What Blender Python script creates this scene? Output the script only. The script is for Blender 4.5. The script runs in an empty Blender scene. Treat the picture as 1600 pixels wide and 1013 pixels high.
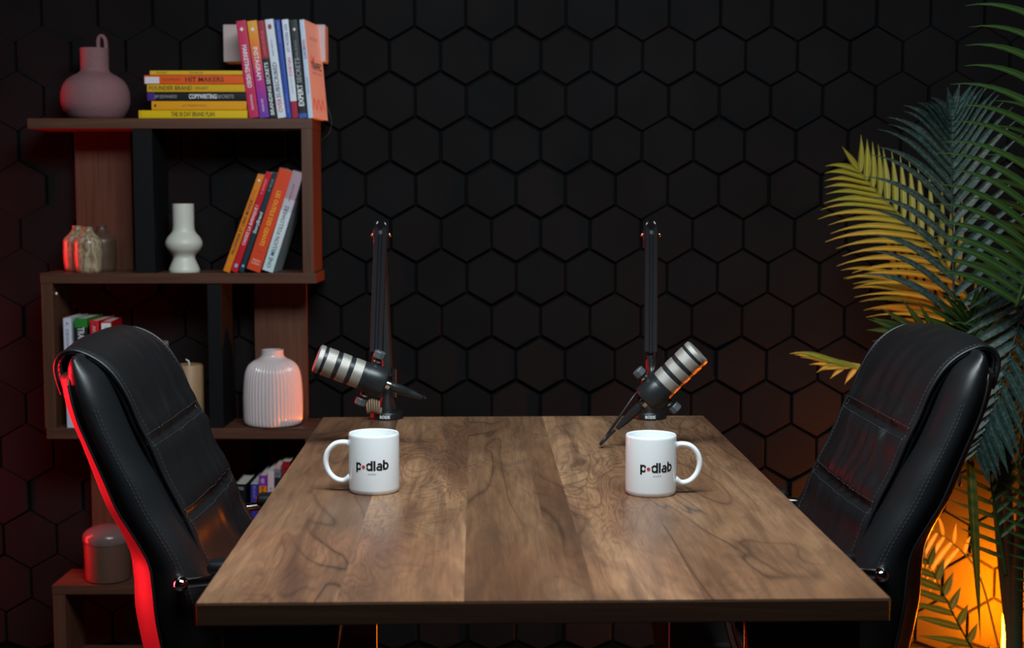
import bpy, bmesh, math, random
from mathutils import Vector, Matrix, Euler
random.seed(7)
sc = bpy.context.scene
COL = sc.collection
PI = math.pi
# ------------------------------------------------------------------ camera
CZ = 1.222; PITCH = math.radians(5.2); F = 2222.2
cd = bpy.data.cameras.new('camera'); cam = bpy.data.objects.new('camera', cd); COL.objects.link(cam)
cd.lens = 50; cd.sensor_width = 36; cd.sensor_fit = 'HORIZONTAL'
cam.location = (0, 0, CZ); cam.rotation_euler = (PI/2-PITCH, 0, 0)
cd.dof.use_dof = True; cd.dof.focus_distance = 2.4; cd.dof.aperture_fstop = 5.6
cd.clip_start = 0.05
sc.camera = cam
sc.view_settings.view_transform = 'Standard'; sc.view_settings.look = 'None'
sc.view_settings.gamma = 1; sc.view_settings.exposure = 0.0
w = bpy.data.worlds.new('world'); sc.world = w; w.use_nodes = True
w.node_tree.nodes['Background'].inputs[0].default_value = (.6, .8, 1, 1)
w.node_tree.nodes['Background'].inputs[1].default_value = 0.004
FL = -0.04            # floor height
WALL = 3.86           # front faces of the wall tiles

def area(name, loc, target, sx, sy, power, color, spread=180):
    l = bpy.data.lights.new(name, 'AREA'); l.shape = 'RECTANGLE'; l.size = sx; l.size_y = sy
    l.energy = power; l.color = color; l.spread = math.radians(spread)
    o = bpy.data.objects.new(name, l); COL.objects.link(o); o.location = loc
    o.rotation_euler = (Vector(target)-Vector(loc)).to_track_quat('-Z', 'Y').to_euler()
    return o
area('ceiling_softbox', (0.02, 1.62, 2.3), (0.02, 2.45, .9), 1.3, .6, 52, (.84, .95, 1.0))
area('red_light_bar', (-1.38, 2.26, .66), (-.62, 2.12, .66), .10, .8, 6.5, (1, .012, .02), 60)
area('red_light_bar_wall', (-2.0, 3.745, .65), (0, 3.70, .75), .06, 1.2, 23, (1, .012, .02))

# ------------------------------------------------------------------ pixel -> point at a given depth or height
def ray(px, py):
    a = (px-800)/F; b = -(py-506.5)/F
    return Vector((a, math.cos(PITCH)+b*math.sin(PITCH), -math.sin(PITCH)+b*math.cos(PITCH)))
def aty(px, py, Y):
    r = ray(px, py); return Vector((0, 0, CZ))+r*(Y/r.y)
def atz(px, py, z):
    r = ray(px, py); return Vector((0, 0, CZ))+r*((z-CZ)/r.z)

# ------------------------------------------------------------------ materials
def sl(c):
    return tuple(((v/255)/12.92 if v/255 < .04045 else ((v/255+.055)/1.055)**2.4) for v in c)
class NT:
    def __init__(s, name):
        s.m = bpy.data.materials.new(name); s.m.use_nodes = True; s.t = s.m.node_tree
        s.b = s.t.nodes['Principled BSDF']
    def n(s, typ, **k):
        nd = s.t.nodes.new(typ)
        for a, v in k.items(): setattr(nd, a, v)
        return nd
    def l(s, a, b): s.t.links.new(a, b)
    def math(s, op, a, b=None, c=None):
        nd = s.n('ShaderNodeMath', operation=op)
        for i, v in enumerate((a, b, c)):
            if v is None: continue
            if isinstance(v, (int, float)): nd.inputs[i].default_value = v
            else: s.l(v, nd.inputs[i])
        return nd.outputs[0]
    def mix(s, f, a, b):
        nd = s.n('ShaderNodeMix', data_type='RGBA')
        for i, v in ((0, f), (6, a), (7, b)):
            if isinstance(v, (int, float)): nd.inputs[i].default_value = v
            elif isinstance(v, tuple): nd.inputs[i].default_value = (*v[:3], 1)
            else: s.l(v, nd.inputs[i])
        return nd.outputs[2]
    def ramp(s, f, stops, interp='LINEAR'):
        nd = s.n('ShaderNodeValToRGB'); cr = nd.color_ramp; cr.interpolation = interp
        while len(cr.elements) < len(stops): cr.elements.new(.5)
        for e, (p, c) in zip(cr.elements, stops): e.position = p; e.color = (*c[:3], 1)
        s.l(f, nd.inputs[0]); return nd.outputs[0]
    def noise(s, vec, scale, detail=3, dist=0, rough=.5):
        nd = s.n('ShaderNodeTexNoise'); nd.inputs['Scale'].default_value = scale; nd.inputs['Detail'].default_value = detail
        nd.inputs['Distortion'].default_value = dist; nd.inputs['Roughness'].default_value = rough
        if vec is not None: s.l(vec, nd.inputs['Vector'])
        return nd.outputs['Fac']
    def obj(s): return s.n('ShaderNodeTexCoord').outputs['Object']
    def uv(s): return s.n('ShaderNodeTexCoord').outputs['UV']
    def mapv(s, vec, scale=(1, 1, 1), loc=(0, 0, 0)):
        nd = s.n('ShaderNodeMapping'); nd.inputs['Scale'].default_value = scale; nd.inputs['Location'].default_value = loc
        s.l(vec, nd.inputs['Vector']); return nd.outputs[0]
    def sep(s, vec):
        nd = s.n('ShaderNodeSeparateXYZ'); s.l(vec, nd.inputs[0]); return nd.outputs
    def bump(s, h, strength=.3, dist=.002):
        nd = s.n('ShaderNodeBump'); nd.inputs['Strength'].default_value = strength; nd.inputs['Distance'].default_value = dist
        s.l(h, nd.inputs['Height']); s.l(nd.outputs[0], s.b.inputs['Normal'])
    def set(s, col=None, rough=.5, metal=0, spec=.5, **k):
        if col is not None: s.b.inputs['Base Color'].default_value = (*col[:3], 1)
        s.b.inputs['Roughness'].default_value = rough; s.b.inputs['Metallic'].default_value = metal
        s.b.inputs['Specular IOR Level'].default_value = spec
        for a, v in k.items(): s.b.inputs[a.replace('_', ' ')].default_value = v
        return s
def plain(name, col, rough=.5, metal=0, spec=.5, mottle=.08, scale=40, bump=0, **k):
    s = NT(name).set(col, rough, metal, spec, **k)
    v = s.obj(); f = s.noise(v, scale, 4)
    s.l(s.mix(f, tuple(c*(1-mottle) for c in col), tuple(min(1, c*(1+mottle)) for c in col)), s.b.inputs['Base Color'])
    if bump: s.bump(f, bump)
    return s.m
M = {}
def wood_laminate(name, dark, light, along='X', scale=1.0):
    s = NT(name).set(rough=.45, spec=.4); v = s.obj()
    sc_ = {'X': (2, 30, 60), 'Z': (60, 30, 2)}[along]
    mv = s.mapv(v, tuple(a*scale for a in sc_))
    f = s.noise(mv, 1.5, 6, .6, .6)
    s.l(s.ramp(f, [(.3, dark), (.7, light)]), s.b.inputs['Base Color']); s.bump(f, .08)
    return s.m
M['shelf'] = wood_laminate('brown_laminate', (.066, .024, .013), (.120, .049, .027), 'X')
M['shelf_v'] = wood_laminate('brown_laminate_upright', (.066, .024, .013), (.120, .049, .027), 'Z')
M['black_board'] = plain('black_board', (.006, .006, .0065), .6, spec=.15)
M['edge_wood'] = wood_laminate('dark_table_edge', (.10, .045, .025), (.16, .078, .045), 'X')
def table_wood():
    s = NT('walnut_planks').set(rough=.34, spec=.42); v = s.obj(); X, Y, Z = s.sep(v)
    W = .8115
    fx = s.math('ADD', s.math('DIVIDE', X, W), .5)
    g = lambda a: (a, a, a)
    pid = s.ramp(fx, [(0, g(.12)), (.199, g(.62)), (.379, g(.25)), (.518, g(.5)), (.572, g(.9)), (.728, g(.37))], 'CONSTANT')
    pr = s.n('ShaderNodeSeparateColor'); s.l(pid, pr.inputs[0]); p = pr.outputs[0]
    cx = s.n('ShaderNodeCombineXYZ'); s.l(s.math('ADD', X, s.math('MULTIPLY', p, 7.0)), cx.inputs[0])
    s.l(s.math('ADD', s.math('MULTIPLY', Y, .20), s.math('MULTIPLY', p, 13.0)), cx.inputs[1]); s.l(p, cx.inputs[2])
    cv = cx.outputs[0]
    big = s.noise(cv, 5.5, 2.5, .9, .5)                # flowing figure
    fig = s.math('FRACT', s.math('MULTIPLY', big, 9.0))
    vein = s.math('SUBTRACT', 1.0, s.math('MULTIPLY', s.math('ABSOLUTE', s.math('SUBTRACT', fig, .5)), 2.0))
    vein = s.math('POWER', vein, 8.0)
    gate = s.ramp(s.noise(cv, 4.0, 2, 0), [(.42, (0, 0, 0)), (.62, (1, 1, 1))])
    vein = s.math('MULTIPLY', vein, gate)
    fine = s.noise(s.mapv(cv, (60, 14, 1)), 2.2, 6, 1.2, .65)
    rings = s.noise(s.mapv(cv, (1, 1, 1)), 16, 4, 2.5, .6)
    c = s.ramp(big, [(.3, (.17, .088, .052)), (.48, (.30, .168, .100)), (.7, (.44, .27, .165))])
    c = s.mix(s.math('MULTIPLY', s.ramp(rings, [(.35, (1, 1, 1)), (.6, (0, 0, 0))]), .42), c, (.085, .049, .034))
    c = s.mix(s.math('MULTIPLY', s.ramp(fine, [(.38, (0, 0, 0)), (.62, (1, 1, 1))]), .38), c, (.095, .050, .032))
    flow = s.noise(s.mapv(cv, (1.0, 1.15, 1)), 7.5, 3, 1.6, .45)
    cont = s.math('ABSOLUTE', s.math('SINE', s.math('MULTIPLY', flow, 75.0)))
    cgate = s.ramp(s.noise(s.mapv(cv, (1, 1, 1), (3, 5, 0)), 5.0, 2, .5), [(.40, (0, 0, 0)), (.60, (1, 1, 1))])
    cont = s.math('MULTIPLY', s.math('POWER', s.math('SUBTRACT', 1.0, cont), 1.6), cgate)
    c = s.mix(s.math('MULTIPLY', cont, .62), c, (.070, .038, .026))
    streak = s.ramp(s.noise(s.mapv(cv, (1, .55, 1), (9, 2, 0)), 17, 3, .8, .55), [(.52, (0, 0, 0)), (.70, (1, 1, 1))])
    c = s.mix(s.math('MULTIPLY', streak, .60), c, (.062, .036, .027))
    c = s.mix(s.math('MULTIPLY', vein, .85), c, (.034, .020, .015))
    tone = s.n('ShaderNodeHueSaturation'); s.l(c, tone.inputs['Color']); tone.inputs['Saturation'].default_value = 1.1
    s.l(s.ramp(p, [(0, g(.80)), (.2, g(.80)), (.26, g(.68)), (.40, g(.92)), (.52, g(.72)), (.62, g(1.0)), (.9, g(1.12))]), tone.inputs['Value'])
    s.l(tone.outputs[0], s.b.inputs['Base Color'])
    s.l(s.math('ADD', .30, s.math('MULTIPLY', fine, .12)), s.b.inputs['Roughness'])
    s.bump(fine, .10, .001)
    return s.m
M['table'] = table_wood()
M['metal_black'] = plain('black_painted_steel', (.028, .029, .030), .5)
M['white'] = plain('white_glazed_ceramic', (.86, .90, .92), .16, spec=.5, mottle=.01)
M['ink'] = plain('black_print', (.01, .011, .014), .4)
M['red_ink'] = plain('red_print', (.62, .045, .06), .4)
M['grey_ink'] = plain('grey_print', (.12, .13, .14), .4)
def tile_mat():
    s = NT('black_foam_tile').set(rough=.8, spec=.05); v = s.obj()
    f = s.noise(v, 5, 4); h = s.noise(v, 260, 3)
    s.l(s.ramp(f, [(.3, (.0074, .0074, .0079)), (.7, (.0100, .0100, .0107))]), s.b.inputs['Base Color']); s.bump(h, .15, .0005)
    return s.m
M['tile'] = tile_mat()
M['grout'] = plain('black_backing', (.0040, .0041, .0044), .8, spec=.05)
M['floor'] = plain('dark_floor', (.02, .018, .017), .5)
M['paint_dark'] = plain('dark_paint', (.012, .012, .013), .8, spec=.2)
def leather(name, col, rough, spec=.5):
    s = NT(name).set(col, rough, spec=spec); v = s.obj()
    vo = s.n('ShaderNodeTexVoronoi'); vo.inputs['Scale'].default_value = 420; s.l(v, vo.inputs['Vector'])
    big = s.noise(v, 9, 3, 1)
    s.l(s.math('ADD', rough-.05, s.math('MULTIPLY', big, .12)), s.b.inputs['Roughness'])
    s.bump(vo.outputs['Distance'], .10, .0006)
    return s.m
M['leather'] = leather('black_leather', (.0065, .0074, .0086), .38, .42)
M['leather_pad'] = leather('black_leather_pad', (.0075, .0078, .0085), .43, .30)
M['leather_shell'] = leather('black_leather_back', (.022, .020, .020), .42)
M['thread'] = plain('grey_thread', (.040, .043, .047), .6)
M['chrome'] = plain('chrome', (.80, .80, .82), .07, 1, mottle=.01)
M['plastic'] = plain('black_plastic', (.012, .012, .013), .35)
M['mic_black'] = plain('satin_black_metal', (.020, .024, .027), .36, .3)
M['knob_grey'] = plain('dark_grey_knob', (.075, .090, .100), .45)
M['silver'] = plain('silver', (.75, .74, .70), .2, 1)
M['gold'] = plain('brass_bolt', (.8, .62, .4), .2, 1)
M['cable_tan'] = plain('tan_coiled_cord', (.30, .20, .13), .5)
def grille():
    s = NT('silver_mesh_grille').set(rough=.42, metal=.55); U, V, _ = s.sep(s.uv())
    a = s.math('MULTIPLY', U, 2*PI*34); b = s.math('MULTIPLY', V, 1250.0)
    p = s.math('MULTIPLY', s.math('SINE', s.math('ADD', a, b)), s.math('SINE', s.math('SUBTRACT', a, b)))
    h = s.math('ADD', s.math('MULTIPLY', p, .5), .5)
    s.l(s.ramp(h, [(.15, (.13, .125, .115)), (.55, (.50, .475, .43)), (.9, (.68, .65, .60))]), s.b.inputs['Base Color'])
    s.bump(h, .5, .0008)
    return s.m
M['grille'] = grille()

# ------------------------------------------------------------------ mesh helpers
def link(name, me, mat, parent=None, smooth=False, sub=0, loc=None, autos=None):
    o = bpy.data.objects.new(name, me); COL.objects.link(o)
    for m in (mat if isinstance(mat, (list, tuple)) else [mat]): me.materials.append(m)
    if parent: o.parent = parent
    if smooth: me.polygons.foreach_set('use_smooth', [True]*len(me.polygons))
    if autos: me.set_sharp_from_angle(angle=math.radians(autos))
    if sub:
        md = o.modifiers.new('s', 'SUBSURF'); md.levels = sub; md.render_levels = sub
    if loc is not None: o.location = loc
    return o
def bmo(name, bm, mat, parent=None, **k):
    bmesh.ops.recalc_face_normals(bm, faces=bm.faces)
    me = bpy.data.meshes.new(name); bm.to_mesh(me); bm.free()
    return link(name, me, mat, parent, **k)
def pyd(name, vs, fs, mat, parent=None, **k):
    bm = bmesh.new(); vv = [bm.verts.new(v) for v in vs]
    for f in fs:
        try: bm.faces.new([vv[i] for i in f])
        except ValueError: pass
    return bmo(name, bm, mat, parent, **k)
def box(bm, x0, x1, y0, y1, z0, z1, bev=0, mi=0):
    ret = bmesh.ops.create_cube(bm, size=1)
    vs = ret['verts']
    for v in vs: v.co = Vector((x0+(v.co.x+.5)*(x1-x0), y0+(v.co.y+.5)*(y1-y0), z0+(v.co.z+.5)*(z1-z0)))
    fs = set(f for v in vs for f in v.link_faces)
    for f in fs: f.material_index = mi
    if bev:
        es = list({e for v in vs for e in v.link_edges})
        bmesh.ops.bevel(bm, geom=es, offset=bev, segments=2, affect='EDGES', profile=.5)
def boxo(name, x0, x1, y0, y1, z0, z1, mat, parent=None, bev=.002, **k):
    bm = bmesh.new(); box(bm, x0, x1, y0, y1, z0, z1, bev); return bmo(name, bm, mat, parent, **k)
def lathe_me(name, prof, mat, parent=None, n=48, loc=None, ribs=0, rib_amp=0, rib_rng=None, axis='Z', autos=40, **k):
    """prof = [(r, z)...]; carries UV (angle, z)"""
    bm = bmesh.new(); uvl = bm.loops.layers.uv.new('UVMap'); rings = []
    for r, z in prof:
        if r < 1e-6: rings.append([bm.verts.new((0, 0, z))]); continue
        ring = []
        for i in range(n):
            a = 2*PI*i/n; rr = r
            if ribs and rib_rng[0] <= z <= rib_rng[1]:
                fade = min(1, (z-rib_rng[0])/.006, (rib_rng[1]-z)/.012)
                rr = r-rib_amp*fade*(1-abs(math.sin(a*ribs/2)))
            ring.append(bm.verts.new((rr*math.cos(a), rr*math.sin(a), z)))
        rings.append(ring)
    for j in range(len(rings)-1):
        A, B = rings[j], rings[j+1]
        for i in range(n):
            i2 = (i+1) % n
            if len(A) == 1 and len(B) == 1: continue
            if len(A) == 1: q = [A[0], B[i2], B[i]]; uv = [(0, 0), (i+1, 1), (i, 1)]
            elif len(B) == 1: q = [A[i], A[i2], B[0]]; uv = [(i, 0), (i+1, 0), (0, 1)]
            else: q = [A[i], A[i2], B[i2], B[i]]; uv = [(i, 0), (i+1, 0), (i+1, 1), (i, 1)]
            f = bm.faces.new(q)
            za = A[0].co.z+ prof[j][0]; zb = B[0].co.z+prof[j+1][0]
            for lp, (uu, t) in zip(f.loops, uv): lp[uvl].uv = (uu/n, zb if t else za)
    bmesh.ops.recalc_face_normals(bm, faces=bm.faces)
    me = bpy.data.meshes.new(name); bm.to_mesh(me); bm.free()
    return link(name, me, mat, parent, smooth=True, loc=loc, autos=autos, **k)
def catmull(pts, n):
    P = [Vector(p) for p in pts]; P = [2*P[0]-P[1]]+P+[2*P[-1]-P[-2]]; out = []; m = len(P)-3
    for k in range(n+1):
        t = k/n*m; i = min(int(t), m-1); u = t-i
        a, b, c, d = P[i:i+4]
        out.append(.5*((2*b)+(c-a)*u+(2*a-5*b+4*c-d)*u*u+(3*b-a-3*c+d)*u**3))
    return out
def tube(bm, pts, r, n=10, cap=True, closed=False):
    """r: float or function of t"""
    pts = [Vector(p) for p in pts]; N = len(pts); rings = []
    t0 = (pts[1]-pts[0]).normalized(); up = Vector((0, 0, 1)) if abs(t0.z) < .9 else Vector((1, 0, 0))
    s = t0.cross(up).normalized()
    for i, p in enumerate(pts):
        if closed: t = (pts[(i+1) % N]-pts[i-1]).normalized()
        else: t = (pts[min(i+1, N-1)]-pts[max(i-1, 0)]).normalized()
        s = (s-t*s.dot(t)).normalized(); b = t.cross(s)
        rr = r(i/(N-1)) if callable(r) else r
        rings.append([bm.verts.new(p+(s*math.cos(2*PI*k/n)+b*math.sin(2*PI*k/n))*rr) for k in range(n)])
    M_ = N if closed else N-1
    for i in range(M_):
        A, B = rings[i], rings[(i+1) % N]
        for k in range(n): bm.faces.new([A[k], A[(k+1) % n], B[(k+1) % n], B[k]])
    if cap and not closed:
        bm.faces.new(rings[0][::-1]); bm.faces.new(rings[-1])
def tubeo(name, pts, r, mat, parent=None, n=10, sm=None, closed=False, **k):
    bm = bmesh.new(); tube(bm, catmull(pts, sm) if sm else pts, r, n, closed=closed); return bmo(name, bm, mat, parent, smooth=True, autos=50, **k)
def empty(name, loc=(0, 0, 0), rz=0):
    o = bpy.data.objects.new(name, None); COL.objects.link(o); o.location = loc; o.rotation_euler = (0, 0, rz)
    o.empty_display_size = .05; return o
def tag(o, label, cat, group=None):
    o['label'] = label; o['category'] = cat
    if group: o['group'] = group
    return o
def struct(o): o['kind'] = 'structure'; return o
def copy_tree(o, parent=None):
    c = o.copy(); COL.objects.link(c); c.parent = parent
    for ch in list(o.children): copy_tree(ch, c)
    return c
def text_mesh(s, size, bold=0.0, align='CENTER', width=None):
    cu = bpy.data.curves.new('t', 'FONT'); cu.body = s; cu.size = size; cu.offset = bold*size*.7
    cu.align_x = align; cu.align_y = 'CENTER'; cu.resolution_u = 2
    o = bpy.data.objects.new('t', cu); COL.objects.link(o)
    dg = bpy.context.evaluated_depsgraph_get(); me = bpy.data.meshes.new_from_object(o.evaluated_get(dg))
    bpy.data.objects.remove(o); bpy.data.curves.remove(cu)
    if width and len(me.vertices):
        xs = [v.co.x for v in me.vertices]; k = width/max(1e-6, max(xs)-min(xs))
        for v in me.vertices: v.co.x *= k
    return me

# ------------------------------------------------------------------ room
struct(boxo('floor', -2.6, 2.6, -1.2, 4.0, FL-.1, FL, M['floor'], bev=0))
struct(boxo('wall_left', -2.7, -2.6, -1.2, 4.0, FL, 2.8, M['paint_dark'], bev=0))
struct(boxo('wall_right', 2.6, 2.7, -1.2, 4.0, FL, 2.8, M['paint_dark'], bev=0))
struct(boxo('ceiling', -2.7, 2.7, -1.2, 4.0, 2.8, 2.9, M['paint_dark'], bev=0))
def back_wall():
    bm = bmesh.new()
    box(bm, -2.6, 2.6, WALL+.014, WALL+.13, FL, 2.8, 0, 1)
    gx = [75.5, 161.9, 246, 330, 411, 492, 572, 650, 729, 806, 883, 961, 1042, 1121, 1200, 1281, 1362, 1445]
    def gpx(n):
        if n < 0: return gx[0]+n*84
        if n > 17: return gx[17]+(n-17)*83
        return gx[n]
    px2m = WALL/F
    def wx(px): return (px-800)*px2m*1.0
    tips = [66, 136, 206, 275.5, 345, 413, 481, 549, 617]
    def tip(r):
        if r < 1: return 66+(r-1)*70.5
        if r > 9: return 617+(r-9)*68
        return tips[r-1]
    for r in range(-5, 16):
        zb = aty(800, tip(r), WALL).z; pitch_z = .1205
        for n in range(-14, 34):
            if r % 2: xl, xr = wx(gpx(n)), wx(gpx(n+1))
            else: xl, xr = wx((gpx(n)+gpx(n-1))/2), wx((gpx(n)+gpx(n+1))/2)
            cx = (xl+xr)/2; hw = (xr-xl)/2-.0030+random.uniform(-.0005, .0005); R = hw/math.cos(PI/6)
            if abs(cx)+hw > 2.58: continue
            cz = zb+.0815+random.uniform(-.0006, .0006)
            if cz < FL-.05 or cz > 2.75: continue
            dep = random.uniform(-.0012, .0012); ty = random.uniform(-.004, .004)
            rings = []
            for (k, y) in ((0.0, .014), (.0006, .0035), (.0014, .0008), (.0026, 0)):
                ring = []
                for q in range(6):
                    a = PI/6+q*PI/3; rr = R-k
                    z = cz+rr*math.sin(a)
                    ring.append(bm.verts.new((cx+rr*math.cos(a), WALL+y+(dep+ty*math.cos(a) if y < .01 else 0), max(FL+.001, z))))
                rings.append(ring)
            for a in range(3):
                for q in range(6):
                    try: bm.faces.new([rings[a][q], rings[a][(q+1) % 6], rings[a+1][(q+1) % 6], rings[a+1][q]])
                    except ValueError: pass
            try: bm.faces.new(rings[3])
            except ValueError: pass
    o = bmo('wall_back', bm, [M['tile'], M['grout']], smooth=False); struct(o)
back_wall()

# ------------------------------------------------------------------ table
TR = math.radians(1.45); TC = Vector((.0215, 2.315, 0)); TL, TW, TZ = 1.385, .8115, .75
tb = tag(empty('conference_table', (TC.x, TC.y, FL), TR), 'long walnut plank table with two white mugs on it', 'table')
Z0 = -FL
boxo('tabletop', -TW/2+.0004, TW/2-.0004, -TL/2+.0004, TL/2-.0004, TZ-.001+Z0-.0005, TZ+Z0, M['table'], tb, bev=0)
boxo('edge_band', -TW/2, TW/2, -TL/2, TL/2, TZ-.0275+Z0, TZ-.0012+Z0, M['edge_wood'], tb, bev=.0012)
for sx in (-1, 1):
    for sy in (-1, 1):
        ytab = sy*(TL/2-.055)
        bm = bmesh.new(); t = .006
        xo = sx*(TW/2-.022); xi = sx*(TW/2-.022-.142); xib = sx*(TW/2-.022-.05)
        vs = [bm.verts.new(v) for y in (ytab-t, ytab+t) for v in ((xo, y, TZ-.028+Z0), (xi, y, TZ-.028+Z0), (xib, y, .004), (xo, y, .004))]
        for f in ((0, 1, 2, 3), (4, 5, 6, 7), (0, 1, 5, 4), (1, 2, 6, 5), (2, 3, 7, 6), (3, 0, 4, 7)): bm.faces.new([vs[i] for i in f])
        box(bm, min(xo, xib)-.004, max(xo, xib)+.004, ytab-.03, ytab+.03, 0, .006)
        bmo('leg', bm, M['metal_black'], tb)
boxo('rail', -TW/2+.03, -TW/2+.06, -TL/2+.07, TL/2-.07, TZ-.055+Z0, TZ-.028+Z0, M['metal_black'], tb)
boxo('rail', TW/2-.06, TW/2-.03, -TL/2+.07, TL/2-.07, TZ-.055+Z0, TZ-.028+Z0, M['metal_black'], tb)

# ------------------------------------------------------------------ mugs with the printed logo
def logo_geometry(bm, R, off, px):
    """glyphs drawn in a flat strip, bent round the mug; px = metres per strip pixel"""
    cx0, cy0 = 831, 470
    dot = (612, 482)
    def P(x, y):
        X = (x-cx0)/16*px*1.02+off; Z = -(y-cy0)/16*px-.0*X
        a = X/R; return (math.sin(a)*(R+.0003), -math.cos(a)*(R+.0003), Z)
    def quad(pts, mi): 
        f = bm.faces.new([bm.verts.new(P(*p)) for p in pts]); f.material_index = mi
    def cut(x, y): return (x-dot[0])**2+(y-dot[1])**2 < 84**2
    def rect(x0, x1, y0, y1, bite=False):
        n = 12; xs = [x0+(x1-x0)*i/4 for i in range(5)]; ys = [y0+(y1-y0)*i/n for i in range(n+1)]
        for i in range(4):
            for j in range(n):
                if bite and cut((xs[i]+xs[i+1])/2, (ys[j]+ys[j+1])/2): continue
                quad([(xs[i], ys[j]), (xs[i+1], ys[j]), (xs[i+1], ys[j+1]), (xs[i], ys[j+1])], 0)
    def ring(x, y, rx, ry, th, a0=0, a1=360, bite=False, mi=0):
        n = 56; m = 5
        for i in range(n):
            b0 = math.radians(a0+(a1-a0)*i/n); b1 = math.radians(a0+(a1-a0)*(i+1)/n)
            for j in range(m):
                k0, k1 = j/m, (j+1)/m
                g = lambda b, k: (x+(rx-th*k)*math.cos(b), y-(ry-th*k)*math.sin(b))
                q = [g(b0, k0), g(b1, k0), g(b1, k1), g(b0, k1)]
                if bite and cut(sum(a[0] for a in q)/4, sum(a[1] for a in q)/4): continue
                quad(q, mi)
    rect(398, 446, 372, 625); ring(482, 470, 82, 98, 46, bite=True)
    rect(800, 848, 320, 576); ring(762, 474, 86, 100, 46, bite=True)
    rect(866, 916, 320, 574)
    ring(1010, 512, 74, 62, 42); rect(1040, 1086, 440, 572); ring(1020, 446, 66, 66, 44, 0, 155)
    rect(1106, 1154, 306, 560); ring(1178, 462, 84, 98, 46)
    ring(dot[0], dot[1], 46, 46, 45.9, mi=1)
    me = text_mesh('s t u d i o', 74, 0.012); me.calc_loop_triangles()
    for t in me.loop_triangles:
        quad([(828+me.vertices[i].co.x*.72, 658-me.vertices[i].co.y*1.0) for i in t.vertices], 2)
def mug(px, pyb, side, rot, label):
    c = atz(px, pyb, TZ); R = .0403; H = .0945
    t = tag(empty('mug', (c.x, c.y+R, TZ)), label, 'mug', 'white printed mugs on the table')
    prof = [(0, .003), (R-.008, .003), (R-.006, 0), (R-.003, .0003), (R-.0006, .003), (R, .008), (R, H-.004), (R-.0004, H-.0012), (R-.0014, H), (R-.0026, H-.0008),
            (R-.0032, H-.003), (R-.0035, .012), (R-.008, .007), (0, .006)]
    lathe_me('body', prof, M['white'], t, 72)
    s = side
    pts = [(s*(R-.002), 0, .0765), (s*(R+.008), 0, .0785), (s*(R+.022), 0, .0755), (s*(R+.033), 0, .064), (s*(R+.0370), 0, .048), (s*(R+.033), 0, .032),
           (s*(R+.023), 0, .0205), (s*(R+.010), 0, .0165), (s*(R-.002), 0, .0215)]
    bm = bmesh.new(); tube(bm, catmull(pts, 40), lambda q: .0046+.0022*max(0, 1-min(q, 1-q)/.08), 14)
    for v in bm.verts: v.co.y *= 1.25
    bmo('handle', bm, M['white'], t, smooth=True)
    bm = bmesh.new(); logo_geometry(bm, R, rot, c.y/F)
    me = bpy.data.meshes.new('logo'); bm.to_mesh(me); bm.free()
    link('logo_print', me, [M['ink'], M['red_ink'], M['grey_ink']], t, loc=(0, 0, .0465))
    return t
mug(581, 775.5, -1, .0007, 'white mug with its handle on the left, before the left microphone')
mug(1020.5, 779, 1, .0062, 'white mug with its handle on the right, before the right microphone')

# ------------------------------------------------------------------ office chairs
def interp(tab, z):
    """tab sorted by z ascending: [(z, u)]"""
    if z <= tab[0][0]: return tab[0][1]
    for (z0, u0), (z1, u1) in zip(tab, tab[1:]):
        if z <= z1: return u0+(u1-u0)*(z-z0)/(z1-z0)
    return tab[-1][1]
def smooth_tab(tab, n=60):
    return [(p.x, p.y) for p in catmull([(z, u, 0) for z, u in tab], n)]
AX, AY = -.485, 2.285
def cprof(lst, Y, extra=()):
    out = [(aty(x, y, Y).z-FL, aty(x, y, Y).x-AX) for x, y in lst]+list(extra)
    return smooth_tab(sorted(out))
G = -FL
rear = cprof([(106, 588), (112, 615), (124, 669), (139, 713), (169, 796), (203, 870), (213, 930)], 2.05, [(.62, -.068), (.52, -.050), (.44, -.02)])
pipe = cprof([(112, 566), (110, 580), (114, 600), (129, 654), (145, 692), (169, 746), (192, 799), (211, 829), (240, 879), (247, 918)], 2.05, [(.62, -.030), (.52, -.01), (.44, .02)])
bols = cprof([(121, 557), (131, 564), (145, 574), (160, 587), (180, 627), (198, 669), (219, 713), (246, 757), (270, 800), (311, 868)], 2.05, [(.66, .062), (.56, .085), (.44, .10)])
W_ = .228
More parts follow.
